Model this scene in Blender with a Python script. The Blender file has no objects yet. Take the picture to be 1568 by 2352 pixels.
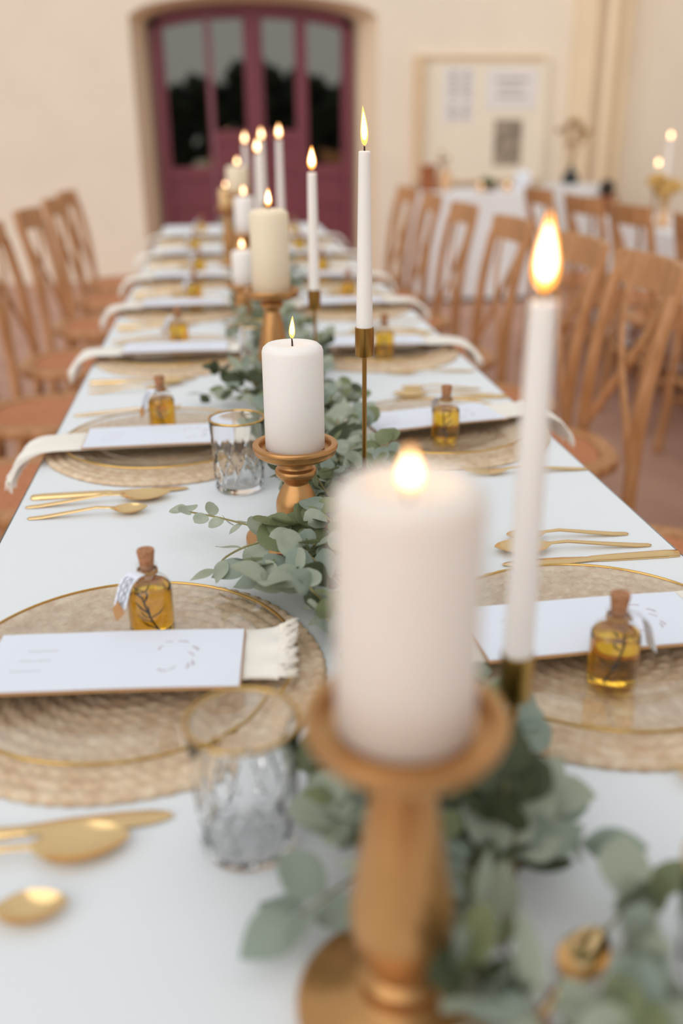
import bpy, math, random
from mathutils import Vector, Matrix, Euler, Quaternion
import numpy as np

random.seed(7)
scene = bpy.context.scene
COL = scene.collection
PI = math.pi

# ------------------------------------------------------------------ camera
cam_d = bpy.data.cameras.new('camera')
cam = bpy.data.objects.new('camera', cam_d)
COL.objects.link(cam)
cam_d.sensor_fit = 'VERTICAL'
cam_d.sensor_height = 36.0
cam_d.sensor_width = 24.0
cam_d.lens = 2150.0 / 2352.0 * 36.0
cam_d.clip_start = 0.02
cam_d.clip_end = 200
CAM = (-0.1213, 0.0, 1.2478)
cam.matrix_world = Matrix((
    (0.99219, 0.05526, -0.11180, CAM[0]),
    (-0.12439, 0.37403, -0.91904, CAM[1]),
    (-0.00897, 0.92577, 0.37798, CAM[2]),
    (0, 0, 0, 1)))
cam_d.dof.use_dof = True
cam_d.dof.focus_distance = 1.14
cam_d.dof.aperture_fstop = 1.75
scene.camera = cam

# ------------------------------------------------------------------ light
world = bpy.data.worlds.new('overcast_sky')
scene.world = world
world.use_nodes = True
_bg = world.node_tree.nodes['Background']
_wn = world.node_tree
_tc = _wn.nodes.new('ShaderNodeTexCoord')
_sx = _wn.nodes.new('ShaderNodeSeparateXYZ')
_rp = _wn.nodes.new('ShaderNodeValToRGB')
_rp.color_ramp.elements[0].position = 0.0
_rp.color_ramp.elements[0].color = (0.78, 0.80, 0.81, 1)
_rp.color_ramp.elements[1].position = 1.0
_rp.color_ramp.elements[1].color = (1.02, 1.07, 1.11, 1)
_wn.links.new(_tc.outputs['Generated'], _sx.inputs[0])
_wn.links.new(_sx.outputs['Z'], _rp.inputs['Fac'])
_wn.links.new(_rp.outputs['Color'], _bg.inputs['Color'])
_bg.inputs['Strength'].default_value = 0.74
sun_d = bpy.data.lights.new('hazy_sun', 'SUN')
sun_d.energy = 1.45
sun_d.angle = math.radians(75)
sun_d.color = (1.0, 0.97, 0.94)
sun = bpy.data.objects.new('hazy_sun', sun_d)
COL.objects.link(sun)
sun.rotation_euler = Vector((0.52, 0.74, -0.50)).to_track_quat('-Z', 'Y').to_euler()
vs = scene.view_settings
vs.view_transform = 'Standard'
vs.look = 'None'
vs.gamma = 1.0
vs.use_curve_mapping = False
vs.exposure = 0.0
cy = scene.cycles
cy.max_bounces = 20
cy.diffuse_bounces = 3
cy.glossy_bounces = 4
cy.transmission_bounces = 14
cy.transparent_max_bounces = 12
cy.adaptive_threshold = 0.035

TZ = 0.75          # top of the cloth
HW = 0.43          # half width of the table

# ------------------------------------------------------------------ materials
def lin(h):
    h = h.lstrip('#')
    out = []
    for i in (0, 2, 4):
        c = int(h[i:i+2], 16) / 255
        out.append(c / 12.92 if c <= 0.04045 else ((c + 0.055) / 1.055) ** 2.4)
    return (*out, 1.0)

def mat(name, col, rough=0.5, metal=0.0, noise=0.0, nscale=20, bump=0.0, bscale=200, bdist=0.002,
        col2=None, stretch=None, **kw):
    m = bpy.data.materials.new(name)
    m.use_nodes = True
    nt = m.node_tree
    b = nt.nodes['Principled BSDF']
    c = lin(col) if isinstance(col, str) else col
    b.inputs['Base Color'].default_value = c
    b.inputs['Roughness'].default_value = rough
    b.inputs['Metallic'].default_value = metal
    for k, v in kw.items():
        b.inputs[k].default_value = v
    if noise or col2 or bump:
        tc = nt.nodes.new('ShaderNodeTexCoord')
        mp = nt.nodes.new('ShaderNodeMapping')
        nt.links.new(tc.outputs['Object'], mp.inputs['Vector'])
        if stretch:
            mp.inputs['Scale'].default_value = stretch
    if noise or col2:
        n = nt.nodes.new('ShaderNodeTexNoise')
        n.inputs['Scale'].default_value = nscale
        n.inputs['Detail'].default_value = 4
        nt.links.new(mp.outputs['Vector'], n.inputs['Vector'])
        r = nt.nodes.new('ShaderNodeValToRGB')
        r.color_ramp.elements[0].position = 0.3
        r.color_ramp.elements[1].position = 0.7
        c2 = lin(col2) if col2 else tuple(x * (1 - noise) for x in c[:3]) + (1,)
        r.color_ramp.elements[0].color = c2
        r.color_ramp.elements[1].color = c
        nt.links.new(n.outputs['Fac'], r.inputs['Fac'])
        nt.links.new(r.outputs['Color'], b.inputs['Base Color'])
    if bump:
        n2 = nt.nodes.new('ShaderNodeTexNoise')
        n2.inputs['Scale'].default_value = bscale
        n2.inputs['Detail'].default_value = 3
        nt.links.new(mp.outputs['Vector'], n2.inputs['Vector'])
        bp = nt.nodes.new('ShaderNodeBump')
        bp.inputs['Strength'].default_value = bump
        bp.inputs['Distance'].default_value = bdist
        nt.links.new(n2.outputs['Fac'], bp.inputs['Height'])
        nt.links.new(bp.outputs['Normal'], b.inputs['Normal'])
    return m

def emis(name, col, strength, transp=0.0):
    m = bpy.data.materials.new(name)
    m.use_nodes = True
    nt = m.node_tree
    nt.nodes.clear()
    out = nt.nodes.new('ShaderNodeOutputMaterial')
    e = nt.nodes.new('ShaderNodeEmission')
    e.inputs['Color'].default_value = lin(col)
    e.inputs['Strength'].default_value = strength
    if transp:
        t = nt.nodes.new('ShaderNodeBsdfTransparent')
        mx = nt.nodes.new('ShaderNodeMixShader')
        mx.inputs['Fac'].default_value = transp
        nt.links.new(e.outputs[0], mx.inputs[1])
        nt.links.new(t.outputs[0], mx.inputs[2])
        nt.links.new(mx.outputs[0], out.inputs[0])
    else:
        nt.links.new(e.outputs[0], out.inputs[0])
    return m

M = {}
M['plaster'] = mat('cream_plaster', '#F1E3D0', 0.9, noise=0.05, nscale=2.5, bump=0.15, bscale=60)
M['plaster2'] = mat('warm_plaster', '#F0DABB', 0.9, noise=0.05, nscale=2.5, bump=0.15, bscale=60)
M['paver'] = mat('brown_stone_paving', '#C09580', 0.8, col2='#AC826E', nscale=3, bump=0.2, bscale=40)
M['plum'] = mat('plum_door_paint', '#7C3A45', 0.45, noise=0.15, nscale=4)
M['pane'] = mat('dark_window_glass', '#050605', 0.02, IOR=3.6, **{'Specular Tint': (1, .95, .82, 1)})
M['linen'] = mat('white_linen_cloth', '#ECEEEF', 0.9, noise=0.02, nscale=6, bump=0.25, bscale=900, bdist=0.0006)
M['linen_b'] = mat('white_table_cloth', '#EDEDEE', 0.9, noise=0.03, nscale=5)
M['tabletop'] = mat('trestle_wood', '#9A7750', 0.6, noise=0.25, nscale=8, stretch=(8, 1, 8))
M['wax'] = mat('white_wax', '#F8F1EB', 0.5, noise=0.01, nscale=30)
M['waxw'] = mat('soft_white_wax', '#F0E4D9', 0.5, noise=0.01, nscale=30)
M['waxc'] = mat('ivory_wax', '#F4E4C8', 0.5, noise=0.01, nscale=30)
M['waxy'] = mat('honey_wax', '#F2CF97', 0.5, noise=0.02, nscale=30)
for k in ('wax', 'waxw', 'waxc', 'waxy'):
    b = M[k].node_tree.nodes['Principled BSDF']
    b.inputs['Subsurface Weight'].default_value = 0.5
    b.inputs['Subsurface Radius'].default_value = (1.0, 0.6, 0.4)
    b.inputs['Subsurface Scale'].default_value = 0.012
M['wick'] = mat('charred_wick', '#3A2018', 0.9, noise=0.3, nscale=300)
M['flame'] = emis('flame_orange', '#FFA84A', 4.0, 0.30)
M['core'] = emis('flame_core', '#FFF0CC', 16.0)
M['goldwood'] = mat('gold_painted_wood', '#C8945C', 0.34, 0.75, noise=0.12, nscale=25, bump=0.08, bscale=300)
M['brass'] = mat('brushed_brass', '#B18A4A', 0.3, 1.0, noise=0.15, nscale=30, stretch=(1, 1, 0.1))
M['gold'] = mat('gold_cutlery', '#EDC890', 0.18, 1.0, noise=0.04, nscale=60)
M['goldrim'] = mat('gold_rim', '#D9AE62', 0.22, 1.0, noise=0.06, nscale=60)
M['jute'] = mat('braided_jute', '#F2DCBE', 0.95, col2='#D6B390', nscale=90, bump=0.6, bscale=700, bdist=0.002)
M['glass'] = mat('clear_glass', '#FFFFFF', 0.02, **{'Transmission Weight': 1.0, 'IOR': 1.45})
def thin_glass(name, ior=1.5):
    m = bpy.data.materials.new(name)
    m.use_nodes = True
    nt = m.node_tree
    nt.nodes.clear()
    out = nt.nodes.new('ShaderNodeOutputMaterial')
    mx = nt.nodes.new('ShaderNodeMixShader')
    fr = nt.nodes.new('ShaderNodeFresnel')
    ge = nt.nodes.new('ShaderNodeNewGeometry')
    io = nt.nodes.new('ShaderNodeMix')          # same reflectance from either side of the thin wall
    io.inputs['A'].default_value = ior; io.inputs['B'].default_value = 1 / ior
    nt.links.new(ge.outputs['Backfacing'], io.inputs['Factor'])
    nt.links.new(io.outputs['Result'], fr.inputs['IOR'])
    tr = nt.nodes.new('ShaderNodeBsdfTransparent'); tr.inputs['Color'].default_value = (.985, .985, .98, 1)
    gl = nt.nodes.new('ShaderNodeBsdfGlossy'); gl.inputs['Roughness'].default_value = 0.03
    nt.links.new(fr.outputs[0], mx.inputs['Fac']); nt.links.new(tr.outputs[0], mx.inputs[1]); nt.links.new(gl.outputs[0], mx.inputs[2])
    nt.links.new(mx.outputs[0], out.inputs[0])
    return m
M['oilglass'] = thin_glass('bottle_glass')
M['plateglass'] = thin_glass('plate_glass', 1.7)
M['oil'] = mat('golden_oil', '#FAC43A', 0.03, **{'Transmission Weight': 1.0, 'IOR': 1.47})
M['cork'] = mat('cork', '#C08A62', 0.9, col2='#9A6542', nscale=250, bump=0.5, bscale=400)
M['twine'] = mat('twine', '#B98C5C', 0.95, noise=0.3, nscale=300)
M['paper'] = mat('white_paper', '#EAEDF6', 0.8, noise=0.01, nscale=30)
M['kraft'] = mat('kraft_paper', '#C08E5C', 0.85, noise=0.08, nscale=120)
M['ink'] = mat('grey_ink', '#6A6470', 0.9, noise=0.1, nscale=100)
M['pinkink'] = mat('pale_pink_ink', '#C9B3B8', 0.9, noise=0.2, nscale=200)
M['rosemary'] = mat('dark_rosemary', '#2B2412', 0.8, noise=0.3, nscale=300)
M['muslin'] = mat('cream_muslin', '#F8F0E4', 0.95, noise=0.04, nscale=40, bump=0.5, bscale=500, bdist=0.001)
M['wood'] = mat('oak_chair_wood', '#D29A6B', 0.5, col2='#A8723F', nscale=14, stretch=(3, 3, 0.6), bump=0.1, bscale=80)
M['rattan'] = mat('woven_rattan', '#D68E62', 0.8, col2='#BA764E', nscale=60, bump=0.6, bscale=160, bdist=0.004)
LEAF = [mat('eucalyptus_leaf_grey', '#BAC0AC', 0.55, col2='#A2AA93', nscale=60, bump=0.1, bscale=200),
        mat('eucalyptus_leaf_green', '#8E9570', 0.5, col2='#767E55', nscale=60, bump=0.1, bscale=200),
        mat('eucalyptus_leaf_blue', '#A4AE9F', 0.55, col2='#8D998A', nscale=60, bump=0.1, bscale=200),
        mat('eucalyptus_leaf_dark', '#5A6247', 0.5, col2='#464D35', nscale=60, bump=0.1, bscale=200)]
for m in LEAF:
    m.node_tree.nodes['Principled BSDF'].inputs['Specular IOR Level'].default_value = 0.35
for m in LEAF:
    nt = m.node_tree
    b = nt.nodes['Principled BSDF']; out = [n for n in nt.nodes if n.type == 'OUTPUT_MATERIAL'][0]
    tl = nt.nodes.new('ShaderNodeBsdfTranslucent')
    mx = nt.nodes.new('ShaderNodeMixShader'); mx.inputs['Fac'].default_value = 0.28
    src = b.inputs['Base Color'].links[0].from_socket
    nt.links.new(src, tl.inputs['Color'])
    nt.links.new(b.outputs[0], mx.inputs[1]); nt.links.new(tl.outputs[0], mx.inputs[2]); nt.links.new(mx.outputs[0], out.inputs['Surface'])
M['stem'] = mat('olive_stem', '#9A8E5C', 0.7, noise=0.2, nscale=80)
M['redstem'] = mat('red_brown_stem', '#7A4038', 0.7, noise=0.2, nscale=80)
M['board'] = mat('cream_board', '#F3E6D2', 0.9, noise=0.03, nscale=4)
M['tan'] = mat('tan_wood_frame', '#E3C6A2', 0.8, noise=0.1, nscale=10)
M['photo'] = mat('grey_print', '#6F6359', 0.7, col2='#B9A892', nscale=9)
M['clay'] = mat('brown_kraft_box', '#A8643C', 0.8, noise=0.15, nscale=12)
M['amberglass'] = mat('amber_jar', '#E7B98C', 0.3, noise=0.1, nscale=10)
M['navy'] = mat('dark_navy_ceramic', '#1C262C', 0.35, noise=0.2, nscale=20)
M['dry'] = mat('dried_flower', '#B98F5E', 0.9, noise=0.3, nscale=40)
M['yellowdry'] = mat('yellow_dried_flower', '#E0B468', 0.9, noise=0.25, nscale=40)
M['moss'] = mat('dark_moss', '#55602F', 0.9, noise=0.3, nscale=40)
M['darkpot'] = mat('dark_brown_pot', '#2A1C10', 0.5, noise=0.2, nscale=20)
M['treeleaf'] = mat('tree_foliage', '#1E2A16', 0.9, col2='#0F1A0C', nscale=3)
M['bark'] = mat('tree_bark', '#3A2A1E', 0.9, noise=0.3, nscale=6)

# ------------------------------------------------------------------ mesh helpers
class MB:
    def __init__(s):
        s.v = []; s.f = []
    def add(s, v, f):
        o = len(s.v)
        s.v += [tuple(p) for p in v]
        s.f += [tuple(i + o for i in q) for q in f]
        return s
    def box(s, x0, x1, y0, y1, z0, z1, mtx=None):
        v = [Vector((x, y, z)) for z in (z0, z1) for y in (y0, y1) for x in (x0, x1)]
        if mtx: v = [mtx @ p for p in v]
        return s.add(v, [(0, 2, 3, 1), (4, 5, 7, 6), (0, 1, 5, 4), (2, 6, 7, 3), (0, 4, 6, 2), (1, 3, 7, 5)])
    def lathe(s, prof, seg=32, c=(0, 0, 0), mod=None):
        v = []; f = []; rings = []
        for (r, z) in prof:
            if r < 1e-6:
                rings.append([len(v)]); v.append((c[0], c[1], c[2] + z))
            else:
                ring = []
                for k in range(seg):
                    a = 2 * PI * k / seg
                    rr = r * (mod(a, z) if mod else 1)
                    ring.append(len(v)); v.append((c[0] + rr * math.cos(a), c[1] + rr * math.sin(a), c[2] + z))
                rings.append(ring)
        for a, b in zip(rings, rings[1:]):
            if len(a) == 1 and len(b) == 1: continue
            for k in range(seg):
                k2 = (k + 1) % seg
                if len(a) == 1: f.append((a[0], b[k2], b[k]))
                elif len(b) == 1: f.append((a[k], a[k2], b[0]))
                else: f.append((a[k], a[k2], b[k2], b[k]))
        return s.add(v, f)
    def tube(s, pts, rad, seg=8, flat=1.0, up=(0, 0, 1), caps=True):
        pts = [Vector(p) for p in pts]
        n = len(pts)
        if not hasattr(rad, '__len__'): rad = [rad] * n
        v = []; f = []
        for i, p in enumerate(pts):
            t = (pts[min(i + 1, n - 1)] - pts[max(i - 1, 0)]).normalized()
            u = Vector(up)
            if abs(t.dot(u)) > 0.97: u = Vector((1, 0, 0)) if abs(t.x) < 0.9 else Vector((0, 1, 0))
            a = t.cross(u).normalized(); b = a.cross(t).normalized()
            for k in range(seg):
                an = 2 * PI * (k + 0.5) / seg
                v.append(p + a * math.cos(an) * rad[i] + b * math.sin(an) * rad[i] * flat)
        for i in range(n - 1):
            for k in range(seg):
                k2 = (k + 1) % seg
                f.append((i * seg + k, i * seg + k2, (i + 1) * seg + k2, (i + 1) * seg + k))
        if caps:
            f.append(tuple(range(seg - 1, -1, -1)))
            f.append(tuple((n - 1) * seg + k for k in range(seg)))
        return s.add(v, f)
    def ring(s, R, r, z, seg=64, cs=8, c=(0, 0)):
        v = []; f = []
        for i in range(seg):
            a = 2 * PI * i / seg
            for k in range(cs):
                b = 2 * PI * k / cs
                q = R + r * math.cos(b)
                v.append((c[0] + q * math.cos(a), c[1] + q * math.sin(a), z + r * math.sin(b)))
        for i in range(seg):
            for k in range(cs):
                f.append((i * cs + k, ((i + 1) % seg) * cs + k, ((i + 1) % seg) * cs + (k + 1) % cs, i * cs + (k + 1) % cs))
        return s.add(v, f)
    def mesh(s, name, m, smooth=True, angle=40):
        me = bpy.data.meshes.new(name)
        me.from_pydata([tuple(p) for p in s.v], [], s.f)
        me.update()
        if smooth:
            me.polygons.foreach_set('use_smooth', [True] * len(me.polygons))
            if angle: me.set_sharp_from_angle(angle=math.radians(angle))
        me.materials.append(m)
        return me

def obj(name, me, parent=None, loc=(0, 0, 0), rot=(0, 0, 0), scale=None):
    o = bpy.data.objects.new(name, me)
    COL.objects.link(o)
    o.parent = parent
    o.location = loc
    o.rotation_euler = rot
    if scale: o.scale = scale
    return o

def tag(o, label, cat, group=None):
    o['label'] = label; o['category'] = cat
    if group: o['group'] = group
    return o

def thing(name, label, cat, loc, rot=(0, 0, 0), group=None):
    o = obj(name, None, None, loc, rot)
    o.empty_display_size = 0.05
    return tag(o, label, cat, group)

def struct(name, me, parent=None, loc=(0, 0, 0)):
    o = obj(name, me, parent, loc)
    if parent is None: o['kind'] = 'structure'
    return o

def catmull(pts, n=6):
    pts = [Vector(p) for p in pts]
    out = []
    for i in range(len(pts) - 1):
        p0 = pts[max(i - 1, 0)]; p1 = pts[i]; p2 = pts[i + 1]; p3 = pts[min(i + 2, len(pts) - 1)]
        for k in range(n):
            t = k / n
            out.append(0.5 * ((2 * p1) + (p2 - p0) * t + (2 * p0 - 5 * p1 + 4 * p2 - p3) * t * t + (3 * p1 - p0 - 3 * p2 + p3) * t ** 3))
    out.append(pts[-1])
    return out

def smooth_prof(pts, n=5):
    return [(max(p.x, 0), p.y) for p in catmull([(a, b, 0) for a, b in pts], n)]

# ------------------------------------------------------------------ setting: ground, walls
WY = 8.8      # back wall plane
g = MB()
N = 24
for i in range(N + 1):
    for j in range(N + 1):
        g.v.append((-9 + 18 * i / N, -18 + 32 * j / N, 0))
for i in range(N):
    for j in range(N):
        a = i * (N + 1) + j
        g.f.append((a, a + N + 1, a + N + 2, a + 1))
struct('floor', g.mesh('floor', M['paver']))

def arch_z(x, xc, hw, zs, rise):
    t = (x - xc) / hw
    return zs + rise * math.sqrt(max(0.0, 1 - t * t * 0.98)) * 1.0 - rise * math.sqrt(0.02)
# outer opening of the splayed reveal / inner door opening
OX0, OX1, OZS, OR = -0.775, 1.305, 2.13, 0.20
IX0, IX1, IZS, IR = -0.625, 1.115, 2.11, 0.155
def arch_pts(x0, x1, zs, rise, n=24):
    xc = (x0 + x1) / 2; hw = (x1 - x0) / 2
    return [(x0 + (x1 - x0) * k / n, arch_z(x0 + (x1 - x0) * k / n, xc, hw, zs, rise)) for k in range(n + 1)]
WTOP = 4.2
w = MB()
w.box(-7.5, OX0, WY, WY + 0.6, 0, WTOP)
w.box(OX1, 3.9, WY, WY + 0.6, 0, WTOP)
ap = arch_pts(OX0, OX1, OZS, OR)
for (xa, za), (xb, zb) in zip(ap, ap[1:]):
    w.add([(xa, WY, za), (xb, WY, zb), (xb, WY, WTOP), (xa, WY, WTOP), (xa, WY + .6, za), (xb, WY + .6, zb), (xb, WY + .6, WTOP), (xa, WY + .6, WTOP)],
          [(0, 1, 2, 3), (5, 4, 7, 6), (3, 2, 6, 7)])
struct('wall_back', w.mesh('wall_back', M['plaster'], smooth=False))
rv = MB()
DY = WY + 0.28
ip = arch_pts(IX0, IX1, IZS, IR)
outer = [(OX0, 0)] + ap + [(OX1, 0)]
inner = [(IX0, 0)] + ip + [(IX1, 0)]
for k in range(len(outer) - 1):
    a, b = outer[k], outer[k + 1]; c, d = inner[k], inner[k + 1]
    rv.add([(a[0], WY, a[1]), (b[0], WY, b[1]), (d[0], DY + .1, d[1]), (c[0], DY + .1, c[1])], [(0, 1, 2, 3)])
struct('trim_1', rv.mesh('door_reveal', M['plaster2'], smooth=False))
w = MB()
w.box(3.55, 3.95, 0.5, WY + 0.6, 0, 3.4)
struct('wall_right', w.mesh('wall_right', M['plaster'], smooth=False))
w = MB()
w.box(3.02, 3.2, WY - 0.10, WY, 0, WTOP)
w.box(3.2, 3.55, WY - 0.03, WY, 0, WTOP)
w.lathe([(0.055, 0), (0.055, WTOP)], 16, (3.34, WY - 0.09, 0))
struct('trim_2', w.mesh('corner_pilaster', M['plaster2'], smooth=True, angle=30))

# the arched door
door = obj('door_1', None, None, ((IX0 + IX1) / 2, DY, 0))
door['kind'] = 'structure'
door['label'] = 'plum red arched double door with four tall glass panes'
DXc = (IX0 + IX1) / 2
def cell(mb, x0, x1, z0, y0, y1, inset=0.0, zflat=None, n=8):
    """prism from z0 up to the arch (or zflat) between x0 and x1, relative to door origin"""
    hw = (IX1 - IX0) / 2
    xs = [x0 + (x1 - x0) * k / n for k in range(n + 1)]
    zt = [zflat if zflat is not None else arch_z(x, DXc, hw, IZS, IR) - inset for x in xs]
    v = []; f = []
    for x, z in zip(xs, zt):
        v += [(x - DXc, y0 - DY, z0), (x - DXc, y0 - DY, z), (x - DXc, y1 - DY, z), (x - DXc, y1 - DY, z0)]
    for k in range(n):
        a = 4 * k; b = a + 4
        f += [(a, b, b + 1, a + 1), (a + 1, b + 1, b + 2, a + 2), (a + 2, b + 2, b + 3, a + 3), (a + 3, b + 3, b, a)]
    f += [(0, 1, 2, 3), (4 * n + 3, 4 * n + 2, 4 * n + 1, 4 * n)]
    mb.add(v, f)
mb = MB()
cell(mb, IX0, IX0 + .07, 0, DY - .03, DY + .08)
cell(mb, IX1 - .07, IX1, 0, DY - .03, DY + .08)
hwI = (IX1 - IX0) / 2
for k in range(24):
    (xa, za), (xb, zb) = ip[k], ip[k + 1]
    t = .055
    mb.add([(xa - DXc, -.03, za), (xb - DXc, -.03, zb), (xb - DXc, -.03, zb - t), (xa - DXc, -.03, za - t),
            (xa - DXc, .08, za), (xb - DXc, .08, zb), (xb - DXc, .08, zb - t), (xa - DXc, .08, za - t)],
           [(0, 3, 2, 1), (3, 7, 6, 2), (0, 1, 5, 4), (4, 5, 6, 7)])
obj('door_frame', mb.mesh('door_frame', M['plum'], smooth=False), door)
panes = [(-.515, -.165, .945), (-.11, .165, 1.25), (.33, .61, 1.25), (.715, 1.02, .955)]
def door_panel(name, x0, x1, cells):
    """a leaf or side panel: stiles, rails and recessed lower panel around its pane"""
    mb = MB()
    (px0, px1, pz) = cells
    cell(mb, x0, px0, .03, DY, DY + .05, .05)
    cell(mb, px1, x1, .03, DY, DY + .05, .05)
    cell(mb, px0, px1, pz - .10, DY, DY + .05, zflat=pz)
    cell(mb, px0, px1, .03, DY, DY + .05, zflat=.22)
    cell(mb, px0, px1, pz - .34, DY, DY + .05, zflat=pz - .26)
    # top rail under the arch
    hw = (IX1 - IX0) / 2
    n = 8
    for k in range(n):
        xa = px0 + (px1 - px0) * k / n; xb = px0 + (px1 - px0) * (k + 1) / n
        za = arch_z(xa, DXc, hw, IZS, IR); zb = arch_z(xb, DXc, hw, IZS, IR)
        mb.add([(xa - DXc, 0, za - .05), (xb - DXc, 0, zb - .05), (xb - DXc, 0, zb - .10), (xa - DXc, 0, za - .10),
                (xa - DXc, .05, za - .05), (xb - DXc, .05, zb - .05), (xb - DXc, .05, zb - .10), (xa - DXc, .05, za - .10)],
               [(0, 3, 2, 1), (3, 7, 6, 2)])
    o = obj('door_leaf', mb.mesh(name, M['plum'], smooth=False), door)
    mb = MB(); cell(mb, px0 - .004, px1 + .004, pz - .004, DY + .022, DY + .030, .096)
    obj('glass_pane', mb.mesh('glass_pane', M['pane'], smooth=False), o)
    for z0, z1 in ((.22, pz - .34), (pz - .26, pz - .10)):
        mb = MB(); cell(mb, px0 - .004, px1 + .004, z0 - .004, DY + .018, DY + .034, zflat=z1 + .004, n=1)
        obj('lower_panel', mb.mesh('lower_panel', M['plum'], smooth=False), o)
door_panel('leaf_a', IX0 + .07, -.138, panes[0])
door_panel('leaf_b', -.136, .246, panes[1])
door_panel('leaf_c', .248, .661, panes[2])
door_panel('leaf_d', .663, IX1 - .07, panes[3])
mb = MB()
mb.box(.205 - DXc, .288 - DXc, -.022, -.002, .03, 2.2)
obj('meeting_strip', mb.mesh('meeting_strip', M['plum'], smooth=False), door)

# ------------------------------------------------------------------ tables and cloths
def cloth_mesh(x0, x1, y0, y1, zt, drop, amp=0.012, waves=9.0, m=None, thick=True):
    """cloth lying on a table with a hanging skirt that falls in folds"""
    mb = MB()
    nx, ny = 16, max(24, int((y1 - y0) / 0.08))
    for i in range(nx + 1):
        for j in range(ny + 1):
            mb.v.append((x0 + (x1 - x0) * i / nx, y0 + (y1 - y0) * j / ny, zt))
    for i in range(nx):
        for j in range(ny):
            a = i * (ny + 1) + j
            mb.f.append((a, a + ny + 1, a + ny + 2, a + 1))
    # skirt
    per = []
    def edge(ax, ay, bx, by, n, nxv, nyv):
        for k in range(n):
            t = k / n
            per.append((ax + (bx - ax) * t, ay + (by - ay) * t, nxv, nyv))
    L = lambda d: max(8, int(d / 0.03))
    edge(x0, y0, x1, y0, L(x1 - x0), 0, -1); edge(x1, y0, x1, y1, L(y1 - y0), 1, 0)
    edge(x1, y1, x0, y1, L(x1 - x0), 0, 1); edge(x0, y1, x0, y0, L(y1 - y0), -1, 0)
    rows = 6
    n = len(per)
    s0 = len(mb.v)
    for r in range(rows + 1):
        t = r / rows
        for k, (x, y, ax, ay) in enumerate(per):
            ph = (x + y) * waves + 1.3 * math.sin((x - y) * 3.1)
            off = 0.002 + 0.006 * min(1, t * 3) + amp * t * (1 + math.sin(ph * 2.2)) * 0.7
            mb.v.append((x + ax * off, y + ay * off, zt - 0.004 * (t > 0) - drop * t))
    for r in range(rows):
        for k in range(n):
            a = s0 + r * n + k; b = s0 + r * n + (k + 1) % n
            mb.f.append((a, a + n, b + n, b))
    return mb.mesh('cloth', m or M['linen'], angle=55)

TY0, TY1 = 0.08, 5.62
def table(label, x0, x1, y0, y1, zt, group=None):
    t = thing('trestle_table', label, 'table', ((x0 + x1) / 2, (y0 + y1) / 2, .0008), group=group)
    hx, hy = (x1 - x0) / 2 - 0.006, (y1 - y0) / 2 - 0.006
    obj('tabletop', MB().box(-hx, hx, -hy, hy, zt - .035, zt - .004).mesh('tabletop', M['tabletop'], False), t)
    lm = MB().box(-.03, .03, -.03, .03, 0, zt - .035).mesh('table_leg', M['tabletop'], False)
    for sx in (-1, 1):
        for sy in (-1, 1):
            obj('leg', lm, t, (sx * (hx - .12), sy * (hy - .15), 0))
    return t
table('long wooden banquet table under the white linen runner cloth in the foreground', -HW, HW, TY0, TY1, TZ)
tag(obj('tablecloth', cloth_mesh(-HW, HW, TY0, TY1, TZ, 0.20)), 'white linen cloth spread over the long banquet table in the foreground', 'tablecloth')

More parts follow.
